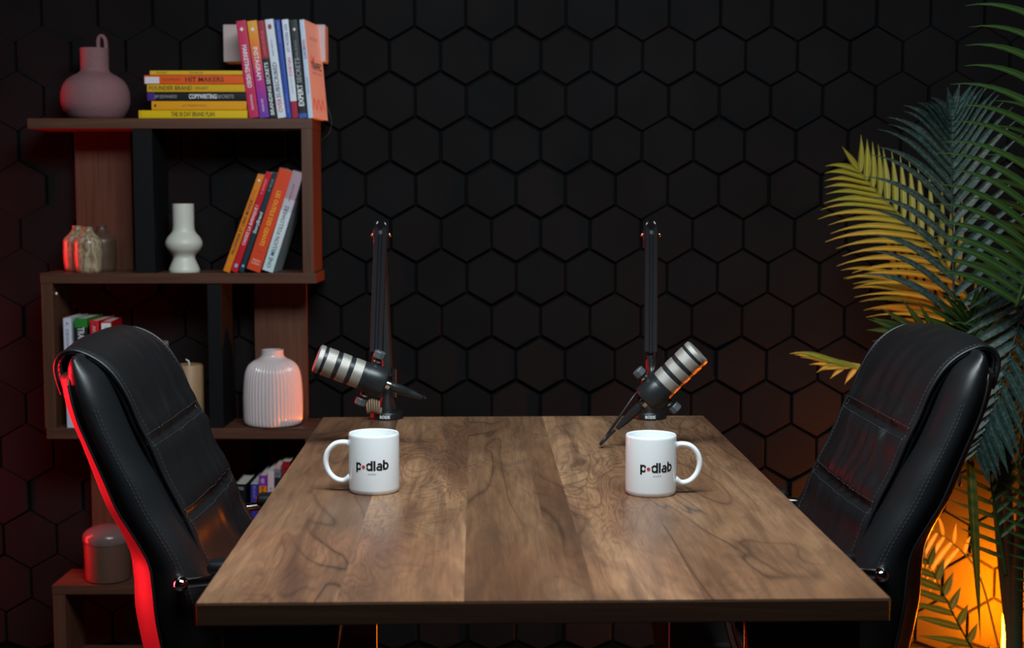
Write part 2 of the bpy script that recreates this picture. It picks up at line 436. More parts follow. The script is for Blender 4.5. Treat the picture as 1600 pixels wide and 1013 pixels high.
def make_chair():
    t = empty('office_chair', (0, 0, FL))
    def halfw(z): return W_-(.018*((z-.95)/.07)**2 if z > .95 else 0)-(.012*(.66-z)/.2 if z < .66 else 0)
    zt = 1.020; NS = 54
    def loft(name, mat, ringf, z0=.44, z1=zt, cap_dz=.008):
        bm = bmesh.new(); rings = []
        for i in range(NS+1):
            z = z0+(z1-z0)*i/NS
            rings.append([bm.verts.new(p) for p in ringf(z)])
        last = rings[-1]; c = sum((v.co for v in last), Vector())/len(last)
        for k, dz in ((.85, .6), (.5, 1.0)):
            rings.append([bm.verts.new(Vector((c.x+(v.co.x-c.x)*k, c.y+(v.co.y-c.y)*(.97 if k > .6 else .9), v.co.z+cap_dz*dz))) for v in last])
        n = len(last)
        for A, B in zip(rings, rings[1:]):
            for q in range(n): bm.faces.new([A[q], A[(q+1) % n], B[(q+1) % n], B[q]])
        bm.faces.new(rings[0][::-1]); bm.faces.new(rings[-1])
        return bmo(name, bm, mat, t, smooth=True)
    def bolster(z):
        up, ub, W = interp(pipe, z), interp(bols, z), halfw(z); d = ub-up
        half = [(0, .000), (.08, .004), (.20, .008), (.36, .011), (.52, .008), (.68, .000), (.82, -.012), (.93, -.026), (.985, -.042), (.90, -.056), (.80, -.10)]
        pts = [(up+f*d, W+v) for f, v in half]
        return [(u, v, z) for u, v in pts]+[(u, -v, z) for u, v in reversed(pts)]
    def shell(z):
        up, ur, W = interp(pipe, z), interp(rear, z), halfw(z); T = max(.022, (up-ur)*1.25+.006)
        half = [(-.15, -.030), (-.06, -.004), (.015, .003), (.12, -.014), (.30, -.040), (.52, -.064), (.75, -.088), (.92, -.112), (.985, -.13), (1.0, -.165)]
        kk = min(1, T/.085)
        pts = [(up-f*T, W+(v if v > 0 else v*kk)) for f, v in half]
        return [(u, v, z) for u, v in pts]+[(u, -v, z) for u, v in reversed(pts)]
    loft('back_cushion', M['leather'], bolster)
    loft('back_shell', M['leather_shell'], shell, z1=.992)
    zs = [.45+(.985-.45)*i/50 for i in range(51)]
    for s in (1, -1):
        tubeo('piping', [(interp(pipe, z)-.001, s*(halfw(z)+.0030), z) for z in zs], .0022, M['leather'], t, 8)
    # bolster stitch line
    def dashes(bm, pts, L=.0042, gap=.0028, r=.00055):
        pts = [Vector(p) for p in pts]; acc = 0; on = True; cur = [pts[0]]; need = L
        for a, b in zip(pts, pts[1:]):
            seg = (b-a).length; pos = 0
            while seg-pos > need-1e-9:
                pos += need; p = a.lerp(b, pos/seg)
                if on: cur.append(p); tube(bm, [cur[0], cur[-1]], r, 5)
                on = not on; cur = [p]; need = L if on else gap
            need -= (seg-pos)
    bm = bmesh.new()
    def bpt(z, f, s):
        ring = bolster(z); u0, v0, _ = ring[4]; u1, v1, _ = ring[5]
        k = (f-.6)/.16; return (u0+(u1-u0)*k, s*(v0+(v1-v0)*k+.0006), z)
    for s in (1, -1):
        for f in (.60, .67):
            dashes(bm, [bpt(.66+(.955-.66)*i/60, f, s) for i in range(61)])
    # draped front cushion, rolled over the top
    near = [(324, 883), (305, 838), (287, 799), (261, 749), (240, 701), (222, 666), (204, 624), (184, 592), (163, 571), (139, 557), (118, 551), (102, 556), (93, 573), (97, 598), (104, 618)]
    path = [Vector((aty(x, y, 2.08).x-AX, 0, aty(x, y, 2.08).z-FL)) for x, y in near]
    path = [Vector((.105, 0, .50)), Vector((.088, 0, .60))]+path
    NP = 150; P = catmull(path, NP); C = .186
    # resample evenly
    d = [0]
    for a, b in zip(P, P[1:]): d.append(d[-1]+(b-a).length)
    tot = d[-1]
    def at(s_):
        for i in range(len(d)-1):
            if d[i+1] >= s_: return P[i].lerp(P[i+1], (s_-d[i])/max(1e-9, d[i+1]-d[i]))
        return P[-1]
    NR, NV = 190, 64
    def s_of_z(z):
        for i in range(len(P)):
            if P[i].z >= z: return d[i]
        return tot
    seams = [s_of_z(.775+.0), s_of_z(.893), s_of_z(.60)]
    top_s = s_of_z(max(p.z for p in P)-.0005)
    rnd = random.Random(3)
    wr = [[(rnd.uniform(-.8, .8), rnd.uniform(.05, .11), rnd.uniform(-.5, .5), rnd.uniform(.4, 1)) for _ in range(7)] for _ in range(2*len(seams))]
    pleats = [rnd.uniform(-1, 1) for _ in range(9)]
    def offset(s_, v):
        e = abs(v)/C; o = .013*(1-e**3)-.006*max(0, (e-.93)/.07)
        edge = min(1, (1-e)/.12)
        for i, sm in enumerate(seams):
            x = s_-sm; o -= .0048*math.exp(-(x/.0048)**2)*(.12+.88*edge)
            o += .0028*math.exp(-((abs(x)-.022)/.018)**2)*edge
            g = wr[2*i+(1 if x > 0 else 0)]
            for (vc, ln, sl_, am) in g:
                cxv = vc*C+sl_*abs(x); ww = .0055+abs(x)*.10
                o += edge*am*(.0075 if x < 0 else .0095)*math.exp(-((v-cxv)/ww)**2)*math.exp(-abs(x)/ln)*min(1, abs(x)/.012)
        if seams[0] < s_ < seams[1]: o += .006*math.sin(PI*(s_-seams[0])/(seams[1]-seams[0]))*(1-e*e)
        if seams[2] < s_ < seams[0]: o += .006*math.sin(PI*(s_-seams[2])/(seams[0]-seams[2]))*(1-e*e)
        q = (s_-seams[1])/(top_s-seams[1])
        if 0 < q < 1.1: o += edge*.0042*math.sin(v*95+1.2*math.sin(q*4))*math.sin(PI*min(1, q))*(.5+.5*math.sin(v*21+1))
        return o
    bmc = bmesh.new(); gout, gin = [], []
    fr = []
    for i in range(NR+1):
        s_ = tot*i/NR; p = at(s_); tg = (at(min(tot, s_+.008))-at(max(0, s_-.008))).normalized()
        nn = Vector((tg.z, 0, -tg.x))          # outward on the way up: +u side
        fr.append((s_, p, nn))
    for s_, p, nn in fr:
        ro, ri = [], []
        endk = min(1, (tot-s_)/.012); endk = math.sqrt(max(.05, endk))
        for j in range(NV+1):
            v = -C+2*C*j/NV
            o = offset(s_, v)*(.4+.6*endk)
            ro.append(bmc.verts.new(p+nn*o+Vector((0, v, 0)))); 
            ri.append(bmc.verts.new(p-nn*(.012 if s_ < top_s-.02 else .007)*endk+Vector((0, v*.985, 0))))
        gout.append(ro); gin.append(ri)
    for i in range(NR):
        for j in range(NV):
            bmc.faces.new([gout[i][j], gout[i][j+1], gout[i+1][j+1], gout[i+1][j]])
            bmc.faces.new([gin[i][j], gin[i+1][j], gin[i+1][j+1], gin[i][j+1]])
        bmc.faces.new([gout[i][0], gout[i+1][0], gin[i+1][0], gin[i][0]])
        bmc.faces.new([gout[i][NV], gin[i][NV], gin[i+1][NV], gout[i+1][NV]])
    for j in range(NV):
        bmc.faces.new([gout[0][j], gin[0][j], gin[0][j+1], gout[0][j+1]])
        bmc.faces.new([gout[NR][j], gout[NR][j+1], gin[NR][j+1], gin[NR][j]])
    bmo('front_pad', bmc, M['leather_pad'], t, smooth=True)
    def surf(s_, v, lift=.0008):
        i = min(NR, max(0, int(s_/tot*NR))); _, p, nn = fr[i]; p = at(s_)
        return p+nn*(offset(s_, v)+lift)+Vector((0, v, 0))
    for k, sm in enumerate(seams):
        for ds in (-.010, .010):
            dashes(bm, [surf(sm+ds, -C+.008+(2*C-.016)*i/60) for i in range(61)])
    for s in (1, -1):
        for e in (.012, .005):
            dashes(bm, [surf(.04+(tot-.05)*i/120, s*(C-e)) for i in range(121)])
    bmo('stitching', bm, M['thread'], t)
    # edge welt of the pad
    for s in (1, -1):
        tubeo('pad_welt', [fr[i][1]+fr[i][2]*.001+Vector((0, s*(C+.001), 0)) for i in range(0, NR+1, 2)], .0032, M['leather'], t, 8)
    # seat
    bm2 = bmesh.new(); box(bm2, .06, .50, -.245, .245, .335, .435, .035); 
    bmo('seat', bm2, M['leather'], t, smooth=True)
    # armrests
    for s in (1, -1):
        a = empty('armrest'); a.parent = t; v = s*.252; z = .656+G
        tubeo('arm_tube', [(.012, v, z), (.08, v, z+.006), (.16, v, z+.006), (.215, v, z-.002), (.240, v, z-.03), (.232, v, z-.09), (.205, v, z-.16), (.18, v*.98, z-.215)], .0078, M['chrome'], a, 14, sm=60)
        bmB = bmesh.new(); bmesh.ops.create_uvsphere(bmB, u_segments=24, v_segments=14, radius=.0118)
        for vv in bmB.verts: vv.co = Vector((vv.co.x*1.05, vv.co.y*1.3, vv.co.z))+Vector((.010, v, z))
        bmo('end_cap', bmB, M['chrome'], a, smooth=True)
        bmP = bmesh.new(); box(bmP, .045, .200, v*.925-.018, v*.925+.018, z+.009, z+.031, .009); bmo('arm_pad', bmP, M['leather'], a, smooth=True)
        bmP = bmesh.new(); box(bmP, .12, .26, v-.012*s-.012, v-.012*s+.012, .36, z-.200, .004); bmo('arm_bracket', bmP, M['chrome'], a, smooth=False)
    # lift and base
    lathe_me('gas_lift', [(0, .07), (.026, .07), (.026, .25), (.014, .25), (.014, .325), (.07, .325), (.07, .337), (0, .337)], M['chrome'], t, 24, loc=(.27, 0, 0))
    for k in range(5):
        a = 2*PI*k/5+.3; dx, dy = math.cos(a), math.sin(a)
        lg = tubeo('base_leg', [(.27+dx*.02, dy*.02, .095), (.27+dx*.13, dy*.13, .082), (.27+dx*.235, dy*.235, .066)], lambda q: .020-.008*q, M['chrome'], t, 10, sm=8)
        lathe_me('caster', [(0, -.022), (.022, -.022), (.027, -.017), (.027, .017), (.022, .022), (0, .022)], M['plastic'], t, 20, loc=(.27+dx*.235, dy*.235, .027)).rotation_euler = (PI/2, 0, a)
    return t
ch1 = make_chair(); ch1.location = (AX-.014, AY, FL); ch1.rotation_euler = (0, 0, TR)
tag(ch1, 'black leather high-back office chair left of the table, its back lit red', 'office chair', 'black leather office chairs at the table')
ch2 = copy_tree(ch1); ch2.location = (.555, 2.335, FL); ch2.rotation_euler = (0, 0, TR+PI)
tag(ch2, 'black leather high-back office chair right of the table, in front of the palm', 'office chair', 'black leather office chairs at the table')

# ------------------------------------------------------------------ microphones
def frame_from(d, k):
    d = d.normalized(); k = (k-d*k.dot(d)).normalized(); n = d.cross(k)
    return Matrix((k, n, d)).transposed().to_4x4()
def microphone(front, back, knob, Y, toward, label, cable_pts):
    a = aty(*front, Y-toward); b = aty(*back, Y+toward*.5); d = (b-a); L = d.length
    kp = aty(*knob, Y); ax = a+d*.78
    t = empty('microphone'); mat = frame_from(d, kp-ax); mat.translation = a
    t.matrix_world = mat
    tag(t, label, 'microphone', 'silver and black podcast microphones')
    R = .0268
    def seg(name, z0, z1, r, m, e=.0012): return lathe_me(name, [(0, z0*L), (r-e, z0*L), (r, z0*L+e), (r, z1*L-e), (r-e, z1*L), (0, z1*L)], m, t, 64)
    lathe_me('grille', [(0, -.001), (.014, -.0008), (R-.003, 0), (R-.0006, .0016), (R, .004), (R, .075*L), (R-.002, .078*L), (0, .078*L)], M['grille'], t, 64)
    for z0, z1 in ((.118, .262), (.318, .452), (.508, .65)): seg('grille', z0, z1, R, M['grille'])
    for z0, z1 in ((.074, .122), (.258, .322), (.448, .512)): seg('ring', z0, z1, R-.0009, M['mic_black'], .0003)
    Rb = R+.0022
    lathe_me('body', [(0, .645*L), (R, .645*L), (R+.0004, .70*L), (R+.0006, .712*L), (Rb, .735*L), (Rb, .962*L), (Rb-.0012, .982*L), (Rb-.0035, .995*L), (Rb-.007, L), (0, L)], M['mic_black'], t, 64)
    # xlr plug
    x = lathe_me('plug', [(0, L), (.0078, L), (.0078, L+.012), (.0088, L+.013), (.0088, L+.038), (.0080, L+.039), (.0072, L+.055), (.0048, L+.070), (.0036, L+.075), (0, L+.075)], M['mic_black'], t, 28, loc=(-.0, 0, 0))
    lathe_me('plug_collar', [(.0084, L+.001), (.0090, L+.001), (.0090, L+.009), (.0084, L+.009)], M['silver'], x, 28)
    # swivel yoke: U bracket behind, knobs each side
    zc = .78*L; yk = Rb+.0075; ys = 1 if mat.col[1].y > 0 else -1
    pts = [(yk, 0, zc), (yk, .018, zc+.002), (yk-.004, .034, zc+.004), (yk-.016, .043, zc+.005), (0, .046, zc+.005), (-yk+.016, .043, zc+.005), (-yk+.004, .034, zc+.004), (-yk, .018, zc+.002), (-yk, 0, zc)]
    pts = [(a_, b_*ys, c_) for a_, b_, c_ in pts]
    bm = bmesh.new(); tube(bm, catmull(pts, 40), .0042, 8); bmo('yoke', bm, M['mic_black'], t, smooth=True)
    for s in (1, -1):
        bm = bmesh.new(); 
        for (z0, z1, r, n) in ((Rb-.002, Rb+.012, .0062, 20),):
            tube(bm, [(s*z0, 0, zc), (s*z1, 0, zc)], r, n)
        bmo('washer', bm, M['mic_black'], t)
        bm = bmesh.new(); tube(bm, [(s*(Rb+.004), 0, zc), (s*(Rb+.0065), 0, zc)], .0072, 20); bmo('washer_ring', bm, M['silver'], t)
        bm = bmesh.new(); tube(bm, [(s*(Rb+.0115), 0, zc), (s*(Rb+.013), 0, zc), (s*(Rb+.0235), 0, zc), (s*(Rb+.025), 0, zc)], lambda q: .0112 if .1 < q < .9 else .0102, 8)
        bmo('knob', bm, M['knob_grey'], t)
    for q in (0,):   # small set screw on the body
        bm = bmesh.new(); tube(bm, [(0, ys*(-Rb+.0005), .80*L), (0, ys*(-Rb-.0004), .80*L)], .0016, 12); bmo('screw', bm, M['plastic'], t)
    return t, mat @ Vector((0, .046*ys, zc+.005))
MY = 2.62
micL, yokeL = microphone((494.5, 559.5), (602, 600), (591.5, 553), MY, .012, 'silver and black microphone pointing left, above the left mug', None)
micR, yokeR = microphone((1091, 549), (1009, 627), (998, 578.6), MY, .008, 'silver and black microphone pointing up right, above the right mug', None)

def chan(bm, a, b, wdt, hgt, side=Vector((1, 0, 0))):
    a, b = Vector(a), Vector(b); d = (b-a).normalized(); s = (side-d*side.dot(d)).normalized(); n = d.cross(s)
    ring = []
    for p in (a, b):
        ring.append([bm.verts.new(p+s*(wdt/2*x)+n*(hgt/2*y)) for x, y in ((-1, -.6), (-.7, -1), (.7, -1), (1, -.6), (1, .6), (.7, 1), (-.7, 1), (-1, .6))])
    for k in range(8): bm.faces.new([ring[0][k], ring[0][(k+1) % 8], ring[1][(k+1) % 8], ring[1][k]])
    bm.faces.new(ring[0]); bm.faces.new(ring[1])
def ball(bm, c, r, sx=1):
    res = bmesh.ops.create_uvsphere(bm, u_segments=14, v_segments=10, radius=r)
    for v in res['verts']: v.co = Vector((v.co.x*sx, v.co.y, v.co.z))+Vector(c)
def boom(pxb, pxe, pxm, yoke, label, coil):
    b = aty(pxb, 655, 2.985); b.z = TZ
    t = tag(empty('boom_arm', b), label, 'boom arm', 'black boom arms clamped to the table end')
    o = Vector((b.x, b.y, TZ)); L = lambda p: Vector(p)-o
    lathe_me('base', [(0, 0), (.034, 0), (.0355, .001), (.0355, .0125), (.0340, .0145), (.020, .0165), (.0175, .03), (.0125, .046), (.0115, .052), (0, .052)], M['plastic'], t, 48)
    me = text_mesh('RODE', .0088, .05, width=.0215)
    tx = link('brand_text', me, M['white'], t)
    for v in me.vertices:
        x, y = v.co.x, v.co.y; a = (x-.002)/.0357; v.co = Vector((math.sin(a)*.0357, -math.cos(a)*.0357, y+.0068))
    # slash of the O
    bm = bmesh.new(); box(bm, -.006, .014, 0, .006, .0, .02, 0)
    bm.free()
    bm = bmesh.new(); box(bm, -.022, .022, .028, .050, -.055, .0, .003); box(bm, -.018, .018, -.004, .036, -.060, -.050, .003)
    tube(bm, [(0, .01, -.052), (0, .01, -.0285)], .008, 12)
    bmo('table_clamp', bm, M['plastic'], t)
    elbow = L(aty(pxe, 362, 3.045)); foot = Vector((0.0, .0, .058)); foot.x = L(aty(pxb+1, 600, 2.985)).x
    bm = bmesh.new(); tube(bm, [(0, 0, .045), (foot.x*.5, 0, .062)], .011, 16)
    for s in (-1, 1): tube(bm, [(foot.x*.6+s*.0125, 0, .045), (foot.x*.8+s*.0125, 0, .105)], .007, 10)
    bmo('swivel', bm, M['plastic'], t, smooth=True, autos=40)
    lo = Vector((foot.x, .0, .088))
    bm = bmesh.new(); chan(bm, lo, elbow, .021, .026); bmo('lower_arm', bm, M['arm'], t)
    yk = L(yoke); end = Vector((L(aty(pxm, 556, 2.70)).x, L(aty(pxm, 556, 2.70)).y, L(aty(pxm, 556, 2.70)).z))
    bm = bmesh.new()
    for s in (-1, 1): chan(bm, elbow+Vector((s*.0085, -.006, 0)), end+Vector((s*.0075, 0, 0)), .0105, .020)
    chan(bm, elbow+Vector((0, .004, 0)), end+Vector((0, .004, 0)), .012, .012)
    bmo('upper_arm', bm, M['arm'], t)
    bm = bmesh.new()
    for s in (-1, 1):
        pts = [elbow+Vector((s*.0105, 0, -.034)), elbow+Vector((s*.0112, -.002, 0)), elbow+Vector((s*.0095, -.002, .014)), elbow+Vector((s*.0065, 0, .021))]
        tube(bm, catmull(pts, 10), lambda q: .0066-.0026*q, 12)
    tube(bm, [elbow+Vector((-.012, 0, -.004)), elbow+Vector((.012, 0, -.004))], .008, 14)
    bmo('elbow_joint', bm, M['gloss'], t, smooth=True, autos=50)
    for s in (-1, 1):
        bm = bmesh.new(); ball(bm, elbow+Vector((s*.0185, 0, -.007)), .0048, .7); bmo('bolt', bm, M['gold'], t, smooth=True)
        bm = bmesh.new(); ball(bm, Vector((foot.x+s*.0145, 0, .083)), .0045, .7); bmo('bolt', bm, M['gold'], t, smooth=True)
    # wrist linking the arm end to the microphone yoke
    bm = bmesh.new(); tube(bm, catmull([end, end.lerp(yk, .45)+Vector((0, .008, -.004)), yk], 10), .0072, 12); bmo('wrist', bm, M['plastic'], t, smooth=True, autos=50)
    return t, o, L, end
M['arm'] = plain('black_anodised_arm', (.013, .012, .014), .35, .1)
M['gloss'] = plain('gloss_black_joint', (.01, .01, .011), .1)
aL, oL, LL, endL = boom(605, 595.5, 588, yokeL, 'black boom arm carrying the left microphone, tan cord coiled at its base', True)
aR, oR, LR, endR = boom(1015, 1017, 1016.5, yokeR, 'black boom arm carrying the right microphone', False)
# coiled cord of the left arm and the microphone cables
bm = bmesh.new(); c0 = LL(aty(583, 634, 2.955))
pts = [c0+Vector((-.014+.030*i/90, .010*math.cos(i*2*PI/15), .0135*math.sin(i*2*PI/15)-.010*abs(i/90-.4))) for i in range(91)]
tube(bm, pts, .0019, 8); bmo('coiled_cord', bm, M['cable_tan'], aL, smooth=True)
tubeo('cable', [LL(aty(661, 620, MY)), LL(aty(664, 620, MY+.01)), LL(aty(668, 624, MY+.05)), LL(aty(655, 640, MY+.16)), LL(aty(628, 650, 2.93)), LL(aty(616, 640, 2.95))][0:2]+[LL(aty(664.5, 622, MY+.025))], .0024, M['plastic'], aL, 8, sm=8)
tubeo('cable', [LR(aty(961, 672, MY)), LR(aty(947, 686, MY)), LR(aty(940, 693, MY)), LR(aty(939, 693.5, MY+.008)), LR(aty(948, 681, MY+.018)), LR(aty(968, 652, MY+.02)), LR(aty(990, 620, MY+.03)), LR(aty(1010, 596, MY+.05)), LR(aty(1022, 575, MY+.07)), LR(aty(1023, 550, MY+.07))], .0026, M['plastic'], aR, 8, sm=60)

# ------------------------------------------------------------------ bookshelf
SY0, SY1 = 3.66, 3.825
def sx(px): return aty(px, 400, SY0).x
def szz(py): return aty(300, py, SY0).z
bs = tag(empty('bookshelf', (sx(280), (SY0+SY1)/2, FL)), 'brown zigzag bookshelf with black uprights against the tiled wall', 'bookshelf')
def sbox(name, x0, x1, y0, y1, z0, z1, m, bev=.0008):
    c = bs.location; return boxo(name, x0-c.x, x1-c.x, y0-c.y, y1-c.y, z0-c.z, z1-c.z, m, bs, bev)
Z1, Z1b = szz(187.5), szz(201); Z2, Z2b = szz(427), szz(443); Z3, Z3b = szz(669.5), szz(686); Z4, Z4b = szz(915), szz(929)
sbox('board', sx(49), sx(490.5), SY0, SY1, Z1b, Z1+.004, M['shelf']); Z1 += .004
sbox('board', sx(62), sx(493.5), SY0-.001, SY1, Z2b, Z2, M['shelf'])
sbox('board', sx(65), sx(491), SY0-.001, SY1, Z3b, Z3, M['shelf'])
sbox('board', sx(66), sx(491), SY0-.001, SY1, Z4b, Z4, M['shelf'])
sbox('board', sx(66), sx(491), SY0-.001, SY1, FL, FL+.025, M['shelf'])
sbox('side_panel', sx(473), sx(490), SY0+.001, SY1, Z2, Z1b, M['shelf_v'])
sbox('side_panel', sx(62.5), sx(80), SY0+.001, SY1, Z3, Z2b, M['shelf_v'])
sbox('side_panel', sx(473), sx(490), SY0+.001, SY1, Z4, Z3b, M['shelf_v'])
sbox('side_panel', sx(66.5), sx(86), SY0+.001, SY1, FL+.025, Z4b, M['shelf_v'])
def bx_(px): return aty(px, 400, SY1-.018).x
for (a, b, z0, z1) in ((121, 208, Z2, Z1b), (396, 478, Z3, Z2b), (133, 215, Z4, Z3b), (396, 478, FL+.025, Z4b)):
    sbox('back_board', bx_(a), bx_(b), SY1-.018, SY1-.001, z0, z1, M['shelf_v'])
for (a, b, z0, z1) in ((211, 241, Z2, Z1b), (322, 344, Z3, Z2b), (211, 236, Z4, Z3b), (322, 344, FL+.025, Z4b)):
    sbox('upright', sx(a), sx(b), SY0+.003, SY1-.0, z0, z1, M['black_board'])
c = bs.location
bm = bmesh.new(); p = aty(84, 459, SY0+.03); ball(bm, p-Vector((sx(80)-sx(80), 0, 0))-c, .0035); o = bmo('shelf_peg', bm, M['white'], bs, smooth=True)
o.location.x += sx(80.5)-p.x

# ------------------------------------------------------------------ books
PAGES = plain('book_pages', (.55, .50, .43), .8)
def band_mat(stops, h, interp='CONSTANT'):
    s = NT('book_cover').set(rough=.38, spec=.4); X, Y, Z = s.sep(s.obj())
    f = s.math('DIVIDE', Z, h); n = s.noise(s.obj(), 60, 3)
    c = s.ramp(f, stops, interp); s.l(s.mix(s.math('MULTIPLY', n, .10), c, (.02, .02, .02)), s.b.inputs['Base Color']); return s.m
INK = {}
def ink(rgb):
    k = tuple(rgb)
    if k not in INK: INK[k] = plain('spine_print', sl(rgb), .45, mottle=.02)
    return INK[k]
def book(label, group, H, T, D, stops, titles, loc, lean=0, yaw=0, flat=False, cover2=None, interp='CONSTANT', up=False, quad=None):
    """local: spine faces -y, thickness x, height z. titles: (text, centre fraction, length fraction, size fraction of T, colour, bold, across)"""
    t = empty('book', loc); 
    if flat: t.rotation_euler = Euler((0, PI/2, 0)).to_matrix().to_euler(); t.rotation_euler = (Matrix.Rotation(yaw, 3, 'Z') @ Matrix.Rotation(-PI/2, 3, 'Y')).to_euler()
    else: t.rotation_euler = (Matrix.Rotation(yaw, 3, 'Z') @ Matrix.Rotation(lean, 3, 'Y')).to_euler()
    tag(t, label, 'book', group)
    ct = min(.0013, T*.12); bm = bmesh.new(); h = T/2
    # cover with a rounded spine
    arc = [(-h, .004), (-h*.97, .0012), (-h*.8, .0002), (0, 0), (h*.8, .0002), (h*.97, .0012), (h, .004)]
    outer = [(-h, D)]+arc+[(h, D)]; inner = [(h-ct, D), (h-ct, .003), (-h+ct, .003), (-h+ct, D)]
    loop = outer+inner; lo = [bm.verts.new((x, y, 0)) for x, y in loop]; hi = [bm.verts.new((x, y, H)) for x, y in loop]
    n = len(loop)
    for i in range(n):
        f = bm.faces.new([lo[i], lo[(i+1) % n], hi[(i+1) % n], hi[i]])
        if i == 0 or i >= len(outer)-2: f.material_index = 1
    no = len(outer)
    for V in (lo, hi):
        # ring caps in quads: outer left strip, spine, outer right strip
        bm.faces.new([V[0], V[1], V[n-2], V[n-1]])
        bm.faces.new([V[1], *[V[i] for i in range(2, no-2)], V[no-2], V[no+1], V[n-2]])
        bm.faces.new([V[no-2], V[no-1], V[no], V[no+1]])
    m0 = band_mat(stops, H, interp); m1 = plain('book_side', cover2, .4, mottle=.03) if cover2 else m0
    bmo('cover', bm, [m0, m1], t)
    boxo('pages', -h+ct, h-ct, .0035, D-.003, .002, H-.002, PAGES, t, bev=0)
    for (s, cf, lf, sf, col, bold, across) in titles:
        me = text_mesh(s, T*sf, bold, width=(lf*H if not across else lf*T))
        for v in me.vertices:
            x, y = v.co.x, v.co.y
            if across: v.co = Vector((x, -.0004, cf*H+y))
            elif up: v.co = Vector((-y, -.0004, cf*H+x))
            else: v.co = Vector((y, -.0004, cf*H-x))
        link('title', me, ink(col), t)
    return t
def std(label, group, bl, br, tl, tr, yb, yt, Y, zs, stops, titles, D=.15, **k):
    B = aty((bl+br)/2, yb, Y); Tp = aty((tl+tr)/2, yt, Y); v = Tp-B; H = v.length; lean = math.atan2(v.x, v.z)
    T = aty(br, yb, Y).x-aty(bl, yb, Y).x; T = T*math.cos(lean)-.0006
    z = zs+abs(math.sin(lean))*T/2+.0005
    return book(label, group, H, T, D, stops, titles, (B.x, Y, z), lean=lean, **k)
gA = 'books standing at the right end of the top shelf'
BY = SY0+.004
W = (232, 232, 235)
def S(*a): return [(p, sl(c)) for p, c in a]
std('crimson book with white spine title, leftmost standing on the top shelf', gA, 388.5, 404.6, 367.7, 384, 185, 33.4, BY, Z1, S((0, (205, 42, 88))),
    [('MARKETING.VIDEO', .53, .44, .62, W, .03, False), ('STEPHANE TRUPHEME', .16, .16, .3, W, 0, False), ('✦', .91, .4, .6, W, .02, True)])
std('orange to purple gradient book on the top shelf', gA, 405, 421, 385, 401, 185, 33.4, BY, Z1, S((0, (108, 62, 170)), (.2, (150, 50, 160)), (.45, (205, 45, 120)), (.72, (240, 120, 45)), (.95, (235, 165, 50))),
    [('INSTAGRAM', .56, .34, .62, W, .02, False), ('LISA NOAH', .13, .13, .3, W, 0, False), ('✦', .91, .4, .6, W, .02, True)], interp='LINEAR')
std('book with a dark red top and black lower spine on the top shelf', gA, 421.4, 433, 401.5, 412.4, 185, 33, BY, Z1, S((0, (28, 30, 38)), (.612, (165, 42, 58))),
    [('BRANDING SECRETS', .30, .54, .72, W, .02, False), ('LAURA BUSCHE', .77, .25, .45, (225, 110, 115), 0, False)], up=True)
std('white book with blue and red title on the top shelf', gA, 433.4, 447.3, 412.8, 427, 185, 31, BY, Z1, S((0, (222, 226, 236))),
    [('SUBSCRIBED', .385, .36, .66, (50, 58, 90), .02, False), ('OVER', .125, .14, .66, (205, 50, 60), .02, False), ('DANIEL PRIESTLEY', .71, .17, .3, (90, 95, 110), 0, False), ('●', .92, .45, .8, (150, 60, 70), 0, True)], up=True)
std('plain royal blue book on the top shelf', gA, 447.6, 455.8, 427.6, 438.6, 185, 31.5, BY, Z1, S((0, (42, 76, 168))),
    [('DANIEL PRIESTLEY', .87, .22, .5, (120, 150, 215), 0, False), ('OVERSUBSCRIBED', .15, .2, .4, (110, 140, 205), 0, False)])
std('white book with a dark red foot on the top shelf', gA, 456, 466.8, 439.2, 450.6, 185, 31, BY, Z1, S((0, (165, 35, 62)), (.17, (225, 228, 238))),
    [('KEY PERSON OF', .81, .28, .6, (45, 90, 165), .02, False), ('INFLUENCE', .52, .19, .6, (205, 40, 80), .02, False), ('DANIEL PRIESTLEY', .33, .17, .3, (90, 120, 160), 0, False)])
std('black book titled in white capitals on the top shelf', gA, 467, 480.4, 451, 465.6, 185, 31.5, BY, Z1, S((0, (60, 95, 175)), (.045, (34, 37, 42))),
    [('EXPERT', .23, .22, .85, W, .035, False), ('SECRETS', .485, .25, .8, (170, 170, 172), 0, False), ('RUSSELL BRUNSON', .70, .18, .4, (140, 140, 145), 0, False), ('✦', .9, .35, .6, W, .02, True)], up=True)
std('pale peach covered book at the right end of the top shelf', gA, 481, 489.2, 466.2, 475.5, 186, 32, BY-.003, Z1, S((0, (205, 220, 240))),
    [('TRAFFIC', .75, .1, .7, (200, 60, 80), .02, False), ('SECRETS', .66, .12, .7, (60, 80, 150), .02, False), ('DOTCOM', .33, .16, .5, (90, 110, 160), 0, False)], cover2=(.80, .56, .49), yaw=math.radians(-7.5), D=.148)
pb = bpy.data.objects[-1] if False else None
